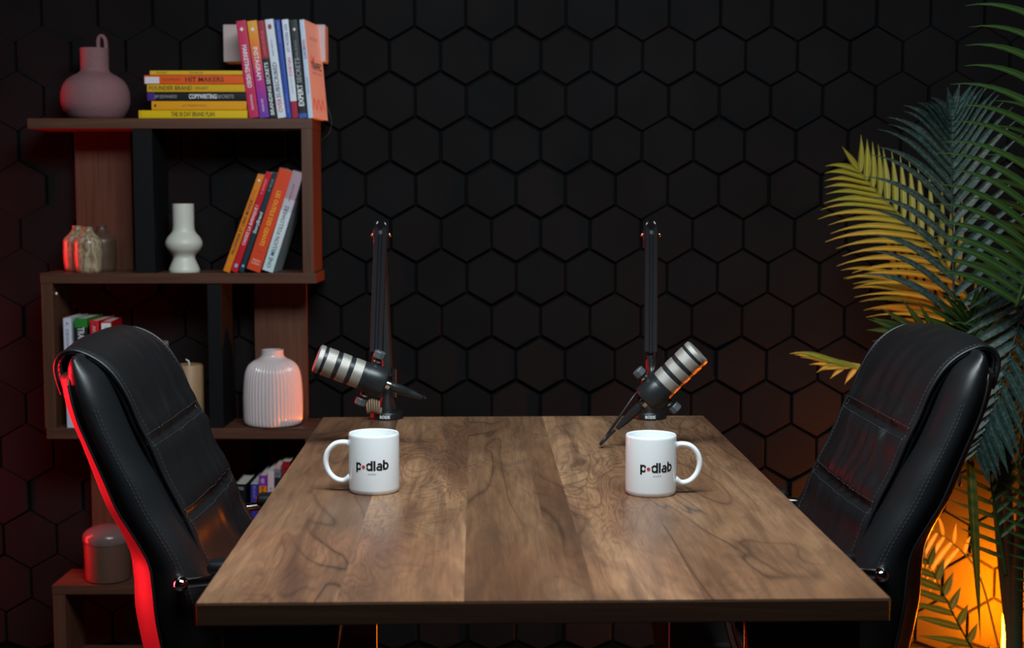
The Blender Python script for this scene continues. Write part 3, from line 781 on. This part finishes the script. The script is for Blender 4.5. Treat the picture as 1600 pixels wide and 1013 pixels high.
# print on the peach cover
peach = [o for o in COL.objects if o.get('label', '').startswith('pale peach')][0]
def side_text(s, size, y, z, col, width=None, bold=0):
    me = text_mesh(s, size, bold, width=width); T = [c_ for c_ in peach.children if c_.name.startswith('cover')][0]
    X = max(v.co.x for v in T.data.vertices)
    for v in me.vertices: v.co = Vector((X+.0004, y+v.co.x, z+v.co.y))
    link('cover_print', me, ink(col), peach)
side_text('TRAFFIC', .026, .078, .135, (60, 55, 60), .10, .03); side_text('14', .03, .045, .15, (220, 60, 50), .03, .03)
side_text('l e t t e r s', .012, .08, .118, (120, 90, 90), .09); side_text('A U T H O R', .012, .07, .205, (150, 110, 100), .07)
side_text('/\\/\\/\\', .04, .07, .035, (215, 90, 85), .12, .01)
gB = 'books lying in the stack on the top shelf'
st = [  # left px, y0, y1, right px, stops, titles, label, D
 (216, 172, 185, 386, S((0, (232, 190, 12)), (.965, (225, 180, 10))), [('THE 30 DAY BRAND PLAN', .50, .40, .8, (35, 30, 15), .02, False)], 'wide yellow book, bottom of the stack on the top shelf'),
 (236.5, 157, 171.5, 385, S((0, (238, 160, 22)), ), [('LE MARKETING', .55, .25, .3, (130, 85, 20), 0, False), ('■', .96, .3, .3, (70, 50, 20), 0, True)], 'amber book lying second from the bottom of the stack'),
 (230, 143, 156.5, 391, S((0, (22, 24, 30)), (.925, (72, 38, 130))), [('COPYWRITING', .46, .27, .78, W, .03, False), ('SECRETS', .24, .16, .6, (160, 160, 165), 0, False), ('JIM EDWARDS', .82, .22, .55, (160, 160, 165), 0, False)], 'black book with a purple spine end in the stack'),
 (230, 130, 142.5, 390, S((0, (222, 172, 26)), ), [('FOUNDER BRAND', .77, .42, .74, (60, 50, 20), .02, False), ('GERHARDT', .47, .13, .5, (90, 70, 25), 0, False)], 'yellow book between the black and the orange-red books of the stack'),
 (226, 115, 129.5, 388, S((0, (236, 92, 28)), (.86, (236, 92, 28))), [('HIT MAKERS', .42, .37, .74, (60, 25, 15), .02, False), ('D. THOMPSON', .76, .22, .4, (110, 40, 20), 0, False)], 'orange-red book with a white label in the stack'),
 (235, 107.5, 114.8, 386, S((0, (226, 178, 40)), ), [('PLAYBOOK', .52, .14, .6, (90, 70, 25), 0, False), ('MAKERS', .88, .1, .6, (90, 70, 25), 0, False)], 'thin yellow book, topmost of the stack'),
]
zc_ = Z1
for i, (xl, y0, y1, xr, stops, titles, lab) in enumerate(st):
    Y = BY+.002+(i % 3)*.002
    T = (aty(300, y0, Y).z-aty(300, y1, Y).z); H = aty(xr, 150, Y).x-aty(xl, 150, Y).x
    xr_w = aty(xr, 150, Y).x
    t = book(lab, gB, H, T-.0006, .145, stops, [(a, b, c_, d_, e, f, g_) for a, b, c_, d_, e, f, g_ in titles], (xr_w, Y, zc_+T/2), flat=True, yaw=math.radians(.0), up=False)
    zc_ += T
    if 'white label' in lab:
        boxo('label_sticker', -T*.42, T*.30, -.0006, .0, H*.855, H*.995, ink((225, 215, 218)), t, bev=0)
gC = 'books leaning against the side panel on the second shelf'
std('amber orange book, leftmost of the leaning books', gC, 347.5, 359.5, 402.5, 413.5, 426.5, 275, BY, Z2, S((0, (232, 132, 34))),
    [('PROSPERER ET LIBRE MONDE', .46, .56, .62, (75, 40, 25), .02, False), ('ALAIN', .08, .08, .6, (245, 215, 160), 0, True), ('✦', .94, .4, .6, W, .02, True), ('E. DUVAL', .78, .13, .5, (180, 90, 30), 0, False)], up=True)
std('bright red slim book among the leaning books', gC, 360, 371.3, 415.2, 425.4, 426.5, 271.5, BY, Z2, S((0, (206, 30, 44))),
    [('CASSEZ LA BARAQUE !', .47, .40, .62, W, .01, False), ('C. DUPONT', .86, .15, .45, (240, 170, 175), 0, False), ('●', .06, .5, .8, (140, 180, 225), 0, True)], up=True)
std('dark teal slim book among the leaning books', gC, 372, 381, 425.8, 434, 426.5, 272, BY, Z2, S((0, (34, 58, 66))),
    [('StoryBrand', .50, .21, .85, W, .02, False), ('D. MILLER', .88, .12, .5, (150, 165, 170), 0, False), ('●', .06, .5, .8, (130, 170, 215), 0, True)], up=True)
std('thick orange-red book with a yellow title among the leaning books', gC, 383.5, 407.3, 436, 458.5, 426.5, 269, BY, Z2, S((0, (224, 74, 40))),
    [('LES OUTILS DES GEANTS', .52, .54, .42, (245, 170, 20), .035, False), ('PREFACE', .10, .55, .2, (240, 190, 175), .02, True), ('TIM FERRISS', .07, .6, .2, (240, 190, 175), .02, True), ('—', .19, .5, .3, (90, 40, 30), 0, True)])
std('grey and white book nearest the side panel, leaning', gC, 408.5, 427.2, 459.5, 472.5, 426.5, 271, BY, Z2, S((0, (205, 225, 228)), (.25, (220, 226, 232)), (.60, (200, 195, 205)), (.72, (176, 148, 160))),
    [('ONE MILLION FOLLOWERS', .345, .62, .52, (50, 60, 66), .01, False), ('BRENDAN KANE', .79, .17, .3, (120, 100, 112), 0, False)], up=True)
gD = 'books on the third shelf behind the left chair'
std('white book, leftmost of the books behind the left chair', gD, 104.5, 117.5, 97.5, 111, 671, 500, BY+.002, Z3, S((0, (214, 214, 228))), [('K. DESIGN', .84, .24, .5, (70, 75, 95), 0, False)])
std('black book with a green top behind the left chair', gD, 121, 141, 114.5, 136, 671, 500.5, BY+.002, Z3, S((0, (32, 32, 34)), (.915, (45, 130, 48))), [('TRAFFIC', .82, .20, .72, (225, 225, 228), .02, False)])
std('red book with white lettering behind the left chair', gD, 144, 158, 139.5, 154, 671, 503.5, BY+.002, Z3, S((0, (214, 38, 50))), [('PRESSE', .87, .2, .42, (240, 170, 170), .03, False), ('EDITS', .87, .2, .42, (240, 170, 170), .03, False)], cover2=sl((200, 20, 30)))
std('red book with a white label, rightmost behind the left chair', gD, 160.5, 176, 158, 173.5, 671, 505.5, BY+.002, Z3, S((0, (206, 30, 44)), (.90, (206, 30, 44))), [('■', .935, .95, 1.3, (225, 222, 220), .02, True), ('E', .935, .3, .5, (50, 45, 45), .02, True)], cover2=sl((210, 16, 24)), yaw=math.radians(5))
gE = 'books on the fourth shelf beyond the left chair'
std('black book with a red-lit top, leftmost on the fourth shelf', gE, 368, 385, 367.6, 384, 910, 753, BY+.002, Z4, S((0, (20, 20, 22))), [('TRIBE', .955, .6, .4, (150, 150, 155), .02, True)], D=.13)
std('indigo blue book on the fourth shelf', gE, 391, 403, 391, 403.4, 910, 753, BY+.002, Z4, S((0, (58, 52, 150))), [('BUILD', .92, .12, .4, (150, 150, 205), .0, False)])
std('purple topped orange book on the fourth shelf', gE, 404, 416.4, 404, 416.6, 910, 740, BY+.002, Z4, S((0, (238, 130, 22)), (.905, (128, 48, 160))), [('RAPIDE', .82, .16, .5, (90, 50, 20), .02, False), ('@', .955, .5, .7, (215, 180, 225), .02, True)])
std('pink and white book on the fourth shelf', gE, 417.2, 428, 418, 428, 910, 733.5, BY+.002, Z4, S((0, (222, 190, 196))), [('CLUB', .80, .12, .5, (60, 60, 65), .02, False)])
std('dark book with a pale grey top on the fourth shelf', gE, 428.8, 438.6, 429, 438.6, 910, 724.5, BY+.002, Z4, S((0, (30, 40, 44)), (.90, (120, 125, 128)), (.97, (215, 150, 155))), [('O', .93, .5, .7, (30, 30, 32), .02, True)])
std('tall deep red book on the fourth shelf', gE, 441, 453, 441, 453, 900, 712, BY+.03, Z4, S((0, (150, 22, 34))), [('RED', .9, .1, .5, (90, 10, 20), .02, False)], D=.12)

# ------------------------------------------------------------------ vases, candle, jars
def lpx(prof, cx, Y, zs):
    pb = prof[-1][0]; zb = aty(cx, pb, Y).z
    return [(r*Y/F, aty(cx, y, Y).z-zb) for y, r in reversed(prof)], Vector((aty(cx, pb, Y).x, Y, zs))
def smoothprof(p, n=50):
    return [(max(0, v.x), v.y) for v in catmull([(r, z, 0) for r, z in p], n)]
pk = plain('dusty_pink_stoneware', (.23, .108, .118), .85, mottle=.15, scale=160, bump=.4)
pr, L0 = lpx([(69, 21.5), (80, 21.3), (98, 21.3), (104, 22), (108, 26), (113, 35), (120, 43.5), (129, 49), (140, 51.8), (152, 52), (162, 50), (170, 46), (177, 41), (181, 35)], 150, 3.745, Z1)
sp = smoothprof(pr, 46); t = tag(empty('vase', L0), 'dusty pink round vase with a loop handle on the top shelf', 'vase')
lathe_me('body', [(0, 0)]+sp+[(sp[-1][0]-.003, sp[-1][1]), (sp[-1][0]-.005, sp[-1][1]-.05), (0, sp[-1][1]-.05)], pk, t, 64)
k = 3.745/F; zt_ = sp[-1][1]
hp = [(x*k, 0, zt_+dz*k) for x, dz in ((7.5, -14), (6.5, 2), (6.8, 13), (10, 18.5), (14, 18), (17.5, 12), (18.3, 0), (18.2, -10), (17.5, -19))]
bm = bmesh.new(); tube(bm, catmull(hp, 40), .0052, 12)
for v in bm.verts: v.co.y *= 1.9
bmo('handle', bm, pk, t, smooth=True)
wh = plain('matt_white_ceramic', (.66, .64, .56), .42, mottle=.03, bump=.05)
pr, L0 = lpx([(321.5, 16.6), (340, 16.5), (358, 16.6), (366, 18.5), (374, 25), (383, 28.6), (392, 26), (400, 19), (404.5, 16.8), (409, 17.5), (417, 21), (424, 23.6), (428, 23.4)], 288.3, 3.72, Z2)
sp = smoothprof(pr, 60); t = tag(empty('vase', L0), 'matt white vase with a bulbous middle on the second shelf', 'vase')
lathe_me('body', [(0, 0)]+sp+[(sp[-1][0]-.003, sp[-1][1]), (sp[-1][0]-.004, sp[-1][1]-.04), (0, sp[-1][1]-.04)], wh, t, 56)
def glaze():
    s = NT('mottled_stoneware_glaze').set(rough=.28); v = s.obj(); n = s.noise(s.mapv(v, (1, 1, .35)), 60, 4, 2)
    s.l(s.ramp(n, [(.3, (.16, .085, .045)), (.5, (.34, .25, .15)), (.72, (.52, .46, .34))]), s.b.inputs['Base Color']); return s.m
gl = glaze()
pr0 = [(353.5, 7.4), (358, 7.6), (364, 11), (370, 17), (376, 21.3), (388, 22), (400, 22), (415, 21), (421.5, 20), (424.5, 18)]
for cx, Y, lab, dy in ((122.5, 3.76, 'small stoneware bottle lit red, leftmost of three on the second shelf', 0), (139, 3.695, 'small mottled stoneware bottle, in front of the other two on the second shelf', 0), (160.5, 3.765, 'small shaded brown stoneware bottle, rightmost of three on the second shelf', 0)):
    pr, L0 = lpx(pr0, cx, Y, Z2); sp = smoothprof(pr, 40)
    t = tag(empty('bottle', L0), lab, 'bottle', 'three small bottles on the second shelf')
    lathe_me('body', [(0, 0)]+sp+[(sp[-1][0]-.0025, sp[-1][1]), (sp[-1][0]-.003, sp[-1][1]-.02), (0, sp[-1][1]-.02)], gl if cx < 150 else plain('shaded_brown_glaze', (.085, .047, .030), .4, mottle=.3), t, 40)  # rightmost bottle: the shadow on it is painted as a darker brown
rv = plain('pale_ribbed_glazed_ceramic', (.66, .55, .55), .13, mottle=.02)
pr, L0 = lpx([(546, 17.5), (549, 17.3), (555, 18), (559, 22), (564, 31), (571, 38.5), (582, 43), (598, 45.3), (620, 46.4), (645, 46.3), (656, 45.5), (661, 43), (662.5, 38)], 427.3, 3.725, Z3)
sp = smoothprof(pr, 64); t = tag(empty('vase', L0), 'pale ribbed vase with a short neck on the third shelf', 'vase')
lathe_me('body', [(0, 0)]+sp+[(sp[-1][0]-.003, sp[-1][1]+.0005), (sp[-1][0]-.004, sp[-1][1]-.03), (0, sp[-1][1]-.03)], rv, t, 480, ribs=48, rib_amp=.0026, rib_rng=(.005, sp[-1][1]-.022), autos=70)
t = tag(empty('candle', Vector((aty(298, 660, 3.72).x-.001, 3.72, Z3))), 'beige pillar candle with a white wick on the third shelf', 'candle')
Rc = 21.8*3.72/F; Hc = aty(298, 571, 3.70).z-Z3
lathe_me('wax', [(0, 0), (Rc-.002, 0), (Rc, .002), (Rc, Hc-.004), (Rc-.003, Hc), (Rc-.006, Hc-.001), (0, Hc-.003)], plain('beige_wax', (.36, .21, .105), .5, mottle=.05, Subsurface_Weight=.1), t, 48)
tubeo('wick', [(0, 0, Hc-.004), (0, 0, Hc+.006), (-.003, 0, Hc+.010), (-.008, 0, Hc+.013)], .0016, M['white'], t, 8, sm=12)
pr, L0 = lpx([(536, 15.5), (545, 16), (560, 19), (590, 25), (620, 29), (650, 30), (662, 28)], 250, 3.76, Z3); sp = smoothprof(pr, 30)
t = tag(empty('vase', L0), 'pale pink vase mostly hidden behind the left chair', 'vase')
lathe_me('body', [(0, 0)]+sp+[(sp[-1][0]-.003, sp[-1][1]), (sp[-1][0]-.004, sp[-1][1]-.04), (0, sp[-1][1]-.04)], plain('pale_pink_ceramic', (.52, .30, .25), .5), t, 40)
t = tag(empty('jar', Vector((aty(169, 880, 3.72).x, 3.72, Z4))), 'stoneware jar with a domed lid lit red on the fourth shelf', 'jar')
kj = 3.72/F
lathe_me('body', [(0, 0), (31*kj, 0), (34.5*kj, .004), (35.5*kj, .02), (36.5*kj, 60*kj), (36.5*kj, 62*kj), (0, 62*kj)], plain('brown_ribbed_stoneware', (.10, .048, .032), .5, mottle=.2, scale=120, bump=.3), t, 56)
lathe_me('lid', [(0, 62*kj), (37.5*kj, 62*kj), (38.3*kj, 65*kj), (38.0*kj, 73*kj), (36.5*kj, 76*kj), (33*kj, 80*kj), (24*kj, 85*kj), (12*kj, 87*kj), (0, 87.5*kj)], plain('grey_lid', (.16, .10, .095), .2), t, 56)

# pale box on the wall behind the standing books, with a cable
b0, b1 = aty(349, 97, 3.80), aty(508, 38, 3.80)
t = tag(empty('wall_box', ((b0.x+b1.x)/2, WALL, b0.z)), 'pale box mounted on the wall behind the standing books', 'box')
hw, hh = (b1.x-b0.x)/2, b1.z-b0.z
boxo('body', -hw, hw, -.06, 0, 0, hh, plain('pale_pink_white_plastic', (.52, .40, .40), .5), t, .003)
cb = Vector(t.location)
def CB(px, py, Y=WALL-.006): return aty(px, py, Y)-cb
tubeo('cable', [CB(495, 96), CB(502, 130), CB(509, 160), CB(516, 180), CB(518, 195), CB(514, 208), CB(506, 216), CB(496, 220), CB(470, 216)], .0016, M['plastic'], t, 8, sm=40)

# ------------------------------------------------------------------ floor LED lamp behind the palm
lp = aty(1581, 900, 3.74); H_ = .27
lt = tag(empty('floor_lamp', (lp.x, 3.74, FL)), 'glowing amber tube lamp on the floor behind the palm', 'lamp')
em = NT('amber_glow'); em.set((1, .3, .05), .5); em.b.inputs['Emission Color'].default_value = (1, .19, .0005, 1); em.b.inputs['Emission Strength'].default_value = 1350
lathe_me('tube', [(0, .02), (.018, .02), (.020, .024), (.020, H_), (.016, H_+.008), (0, H_+.008)], em.m, lt, 24)
lathe_me('base', [(0, 0), (.045, 0), (.045, .012), (.022, .02), (.022, .03), (0, .03)], M['plastic'], lt, 32)

# ------------------------------------------------------------------ palm
def leafmat(name, c0, c1, dust=0, rough=.45):
    s = NT(name).set(rough=rough, spec=.4); U, V, _ = s.sep(s.uv()); o = s.obj()
    n = s.noise(o, 35, 4); c = s.mix(n, c0, c1)
    mid = s.math('SUBTRACT', 1.0, s.math('MULTIPLY', s.math('ABSOLUTE', s.math('SUBTRACT', U, .5)), 9.0))
    mid = s.n('ShaderNodeClamp').outputs[0] if False else s.math('MAXIMUM', mid, 0.0)
    c = s.mix(s.math('MULTIPLY', mid, .6), c, tuple(min(1, x*2.2) for x in c1))
    if dust:
        d = s.ramp(s.noise(o, 130, 5, .5, .7), [(.48, (0, 0, 0)), (.66, (1, 1, 1))])
        c = s.mix(s.math('MULTIPLY', d, dust), c, (.12, .20, .22))
    s.l(c, s.b.inputs['Base Color'])
    stripes = s.math('SINE', s.math('MULTIPLY', U, 60)); s.bump(stripes, .15, .0006)
    tr = s.n('ShaderNodeBsdfTranslucent'); s.l(c, tr.inputs[0]); mx = s.n('ShaderNodeMixShader'); mx.inputs[0].default_value = .28
    out = [q for q in s.t.nodes if q.type == 'OUTPUT_MATERIAL'][0]
    s.l(s.b.outputs[0], mx.inputs[1]); s.l(tr.outputs[0], mx.inputs[2]); s.l(mx.outputs[0], out.inputs[0])
    return s.m
LM = {'gold': leafmat('green_leaf_lamp_tint', (.27, .235, .026), (.40, .34, .040)), 'green': leafmat('green_leaf', (.016, .043, .009), (.034, .078, .016)),  # gold leaves: green ones with the amber lamp's glow put into the colour
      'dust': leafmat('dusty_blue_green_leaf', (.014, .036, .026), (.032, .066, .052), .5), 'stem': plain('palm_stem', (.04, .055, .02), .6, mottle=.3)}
pot_c = aty(1580, 960, 3.2)
palm = tag(empty('palm_plant', (pot_c.x, 3.2, FL)), 'tall artificial palm with arching fronds in the right corner', 'plant')
PO = Vector(palm.location)
def leaf(bm, uvl, base, d, nrm, L, wd, droop, curl, rnd):
    n = 9; d = d.normalized(); nrm = (nrm-d*nrm.dot(d)).normalized(); side = d.cross(nrm)
    rows = []; p = base.copy(); dirv = d.copy(); step = L/n
    for i in range(n+1):
        q = i/n
        wq = wd*(math.sin(PI*min(1, .12+q*.9)**.8) if q < .97 else .05)*(1-.25*q)
        wq = max(wq, .0004)
        dn = dirv.normalized(); sd = (side-dn*side.dot(dn)).normalized(); nn = sd.cross(dn)
        rows.append([bm.verts.new(p-sd*wq*.5+nn*wq*.16), bm.verts.new(p-sd*wq*.25+nn*wq*.05), bm.verts.new(p), bm.verts.new(p+sd*wq*.25+nn*wq*.05), bm.verts.new(p+sd*wq*.5+nn*wq*.16)])
        p = p+dn*step; dirv = dn+Vector((0, 0, -droop*(.4+1.2*q)/n))+side*curl/n
    for i in range(n):
        for j in range(4):
            f = bm.faces.new([rows[i][j], rows[i][j+1], rows[i+1][j+1], rows[i+1][j]])
            for lp_, (a, b) in zip(f.loops, ((j, i), (j+1, i), (j+1, i+1), (j, i+1))): lp_[uvl].uv = (a/4, b/n)
def frond(pts, mat, sides, wd=.011, rw=.0035, seed=1, jit=.05, facing=(0, -1, .25), name='frond'):
    """pts: (px, py, Y) base to tip; sides: (side, t0, t1, n, L0, L1, ang0, ang1, droop, curl, out) lengths in metres"""
    rnd = random.Random(seed); W3 = [aty(*p)-PO for p in pts]; N = 60; C = catmull(W3, N)
    bm = bmesh.new(); uvl = bm.loops.layers.uv.new('UVMap'); nf = Vector(facing).normalized()
    tube(bm, C, lambda q: rw*(1-.75*q), 7)
    for (sd, t0, t1, n, L0, Lm, L1, a0, a1, droop, curl, out) in sides:
        for i in range(n):
            q = i/max(1, n-1); t = t0+(t1-t0)*q; k = min(N-1, int(t*N)); base = C[k].lerp(C[k+1], t*N-k)
            T = (C[min(N, k+2)]-C[max(0, k-1)]).normalized(); S_ = T.cross(nf).normalized()*sd
            a = math.radians(a0+(a1-a0)*q)+rnd.uniform(-jit, jit)*.6
            L = ((L0+(Lm-L0)*q*2) if q < .5 else (Lm+(L1-Lm)*(q-.5)*2))*rnd.uniform(.93, 1.05)
            d = T*math.cos(a)+S_*math.sin(a)+nf*(out+rnd.uniform(-jit, jit))
            ln = (nf+Vector((rnd.uniform(-.18, .18), 0, rnd.uniform(.05, .35)))).normalized()
            leaf(bm, uvl, base, d, ln, L, wd*rnd.uniform(.88, 1.1), droop, curl*sd, rnd)
    me = bpy.data.meshes.new(name); bmesh.ops.recalc_face_normals(bm, faces=bm.faces); bm.to_mesh(me); bm.free()
    return link(name, me, LM[mat], palm, smooth=True)
# side +1 = to the right of a frond that points up in the picture
# frond against the wall, amber lamplight painted into its leaf colour
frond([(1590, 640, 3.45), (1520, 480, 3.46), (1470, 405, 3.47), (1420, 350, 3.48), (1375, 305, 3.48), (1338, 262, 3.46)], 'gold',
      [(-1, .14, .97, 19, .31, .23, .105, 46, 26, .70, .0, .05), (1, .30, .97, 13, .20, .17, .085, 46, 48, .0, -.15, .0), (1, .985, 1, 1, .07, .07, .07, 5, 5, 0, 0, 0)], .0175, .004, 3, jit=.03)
# second layer with lamplight in its colour, lower, behind the blue one
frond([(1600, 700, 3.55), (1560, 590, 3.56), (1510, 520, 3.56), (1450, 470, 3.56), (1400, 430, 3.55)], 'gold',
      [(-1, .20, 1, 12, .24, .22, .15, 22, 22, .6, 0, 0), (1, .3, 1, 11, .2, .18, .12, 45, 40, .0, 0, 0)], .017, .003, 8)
# dusty blue-green frond, rachis upright
frond([(1500, 760, 3.15), (1494, 600, 3.12), (1490, 450, 3.1), (1488, 320, 3.08), (1486, 230, 3.05), (1486, 178, 3.02)], 'dust',
      [(-1, .34, .97, 17, .25, .23, .08, 48, 26, .95, .0, .08), (1, .30, .97, 17, .21, .20, .09, 50, 28, .30, .1, .08), (1, .99, 1, 1, .075, .075, .07, 16, 16, 0, 0, 0), (-1, .99, 1, 1, .07, .07, .07, 8, 8, 0, 0, 0)], .0205, .004, 5)
# green arching frond at the right edge
frond([(1588, 480, 2.85), (1612, 400, 2.84), (1650, 280, 2.82), (1675, 120, 2.8), (1680, -60, 2.78)], 'green',
      [(-1, .02, .98, 20, .20, .26, .23, 70, 54, .95, .0, .06), (1, .05, .95, 18, .2, .25, .2, 60, 50, .5, 0, .05)], .0185, .005, 11, jit=.03)
frond([(1600, 560, 2.95), (1640, 460, 2.94), (1670, 360, 2.92), (1700, 220, 2.9)], 'green',
      [(-1, .02, .98, 12, .18, .24, .22, 72, 58, .95, .0, .02)], .0175, .005, 12, jit=.03)
# short upright fan above the right chair
frond([(1535, 640, 3.0), (1526, 570, 3.0), (1520, 525, 2.99), (1516, 500, 2.98)], 'green',
      [(-1, .45, .98, 7, .17, .15, .10, 66, 22, .12, 0, .05), (1, .45, .98, 7, .15, .14, .10, 60, 22, .05, 0, .05)], .018, .003, 21)
# dusty hanging fronds right of the chair
frond([(1625, 380, 2.95), (1600, 480, 2.93), (1570, 580, 2.92), (1540, 660, 2.92), (1520, 710, 2.93)], 'dust',
      [(-1, .05, .95, 17, .16, .15, .09, 48, 38, .1, 0, .05), (1, .05, .95, 17, .17, .16, .1, 48, 36, .1, 0, .05)], .023, .004, 31)
frond([(1640, 470, 3.05), (1618, 560, 3.04), (1600, 650, 3.03), (1590, 740, 3.03)], 'dust',
      [(-1, .0, .95, 15, .18, .16, .1, 46, 38, .1, 0, .05), (1, .0, .95, 14, .16, .15, .1, 46, 36, .1, 0, .05)], .023, .004, 32)
frond([(1560, 460, 3.2), (1545, 540, 3.18), (1520, 610, 3.16), (1505, 660, 3.16)], 'dust',
      [(-1, .0, .95, 11, .12, .13, .08, 44, 36, .1, 0, .05), (1, .0, .95, 11, .14, .14, .08, 44, 34, .1, 0, .05)], .022, .003, 33)
# green frond hanging low, leaflets pointing up-left and up-right from the stem
frond([(1572, 900, 3.0), (1562, 840, 3.0), (1552, 780, 2.99), (1543, 720, 2.98), (1537, 675, 2.97)], 'green',
      [(-1, .12, .98, 11, .10, .125, .14, 58, 46, .0, 0, .0), (1, .25, .98, 10, .10, .13, .13, 60, 52, .0, 0, .0)], .011, .0042, 41, jit=.03)
frond([(1640, 980, 2.98), (1625, 900, 2.98), (1612, 820, 2.98), (1604, 740, 2.98)], 'green',
      [(-1, .0, .98, 15, .06, .07, .09, 70, 50, .0, 0, .0), (1, .0, .98, 10, .1, .12, .12, 60, 52, .0, 0, .0)], .010, .0042, 42, jit=.03)
# fronds drooping behind the right chair
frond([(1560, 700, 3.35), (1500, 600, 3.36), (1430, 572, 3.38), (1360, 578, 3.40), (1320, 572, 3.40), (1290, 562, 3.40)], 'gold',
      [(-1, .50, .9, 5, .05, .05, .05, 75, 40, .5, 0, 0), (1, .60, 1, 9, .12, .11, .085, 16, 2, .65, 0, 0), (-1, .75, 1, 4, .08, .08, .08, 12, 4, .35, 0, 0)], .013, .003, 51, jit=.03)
frond([(1540, 640, 3.2), (1500, 570, 3.2), (1450, 530, 3.2), (1415, 520, 3.2)], 'green',
      [(-1, .3, 1, 6, .12, .10, .09, 40, 8, .2, 0, 0), (1, .3, 1, 7, .12, .11, .09, 45, 10, .2, 0, 0)], .021, .003, 52)
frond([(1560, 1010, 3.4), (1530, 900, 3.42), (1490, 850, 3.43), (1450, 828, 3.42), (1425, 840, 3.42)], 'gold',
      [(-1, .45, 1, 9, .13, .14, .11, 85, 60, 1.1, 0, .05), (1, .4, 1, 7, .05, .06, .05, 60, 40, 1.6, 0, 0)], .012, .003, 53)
frond([(1545, 1060, 3.3), (1500, 980, 3.31), (1470, 920, 3.32), (1440, 860, 3.33)], 'green',
      [(-1, .1, 1, 9, .13, .13, .12, 50, 40, .1, 0, .05), (1, .1, 1, 8, .05, .06, .05, 60, 40, .2, 0, 0)], .020, .003, 54)
# long strap leaf
bm = bmesh.new(); uvl = bm.loops.layers.uv.new('UVMap'); a = aty(1514, 700, 2.96)-PO; b = aty(1532, 1000, 2.93)-PO
leaf(bm, uvl, a, b-a, Vector((.15, -1, 0)), (b-a).length, .024, 0, 0, random)
me = bpy.data.meshes.new('strap_leaf'); bm.to_mesh(me); bm.free(); link('strap_leaf', me, LM['green'], palm, smooth=True)
# trunk stems and pot
for k, (x0, x1, Yk) in enumerate(((1580, 1574, 3.2), (1590, 1600, 3.18), (1570, 1556, 3.22))):
    tubeo('stem', [aty(1582+k*4, 1060, 3.2)-PO, aty(x0, 900, Yk)-PO, aty(x1, 760, Yk-.05)-PO, aty(x1-(10 if k == 2 else -6), 640, Yk-.12)-PO], lambda q: .0165-.009*q, LM['stem'], palm, 10, sm=20)
lathe_me('pot', [(0, 0), (.085, 0), (.09, .004), (.105, .13), (.112, .135), (.112, .15), (.100, .15), (.098, .13), (0, .13)], plain('black_pot', (.015, .015, .016), .4), palm, 40)
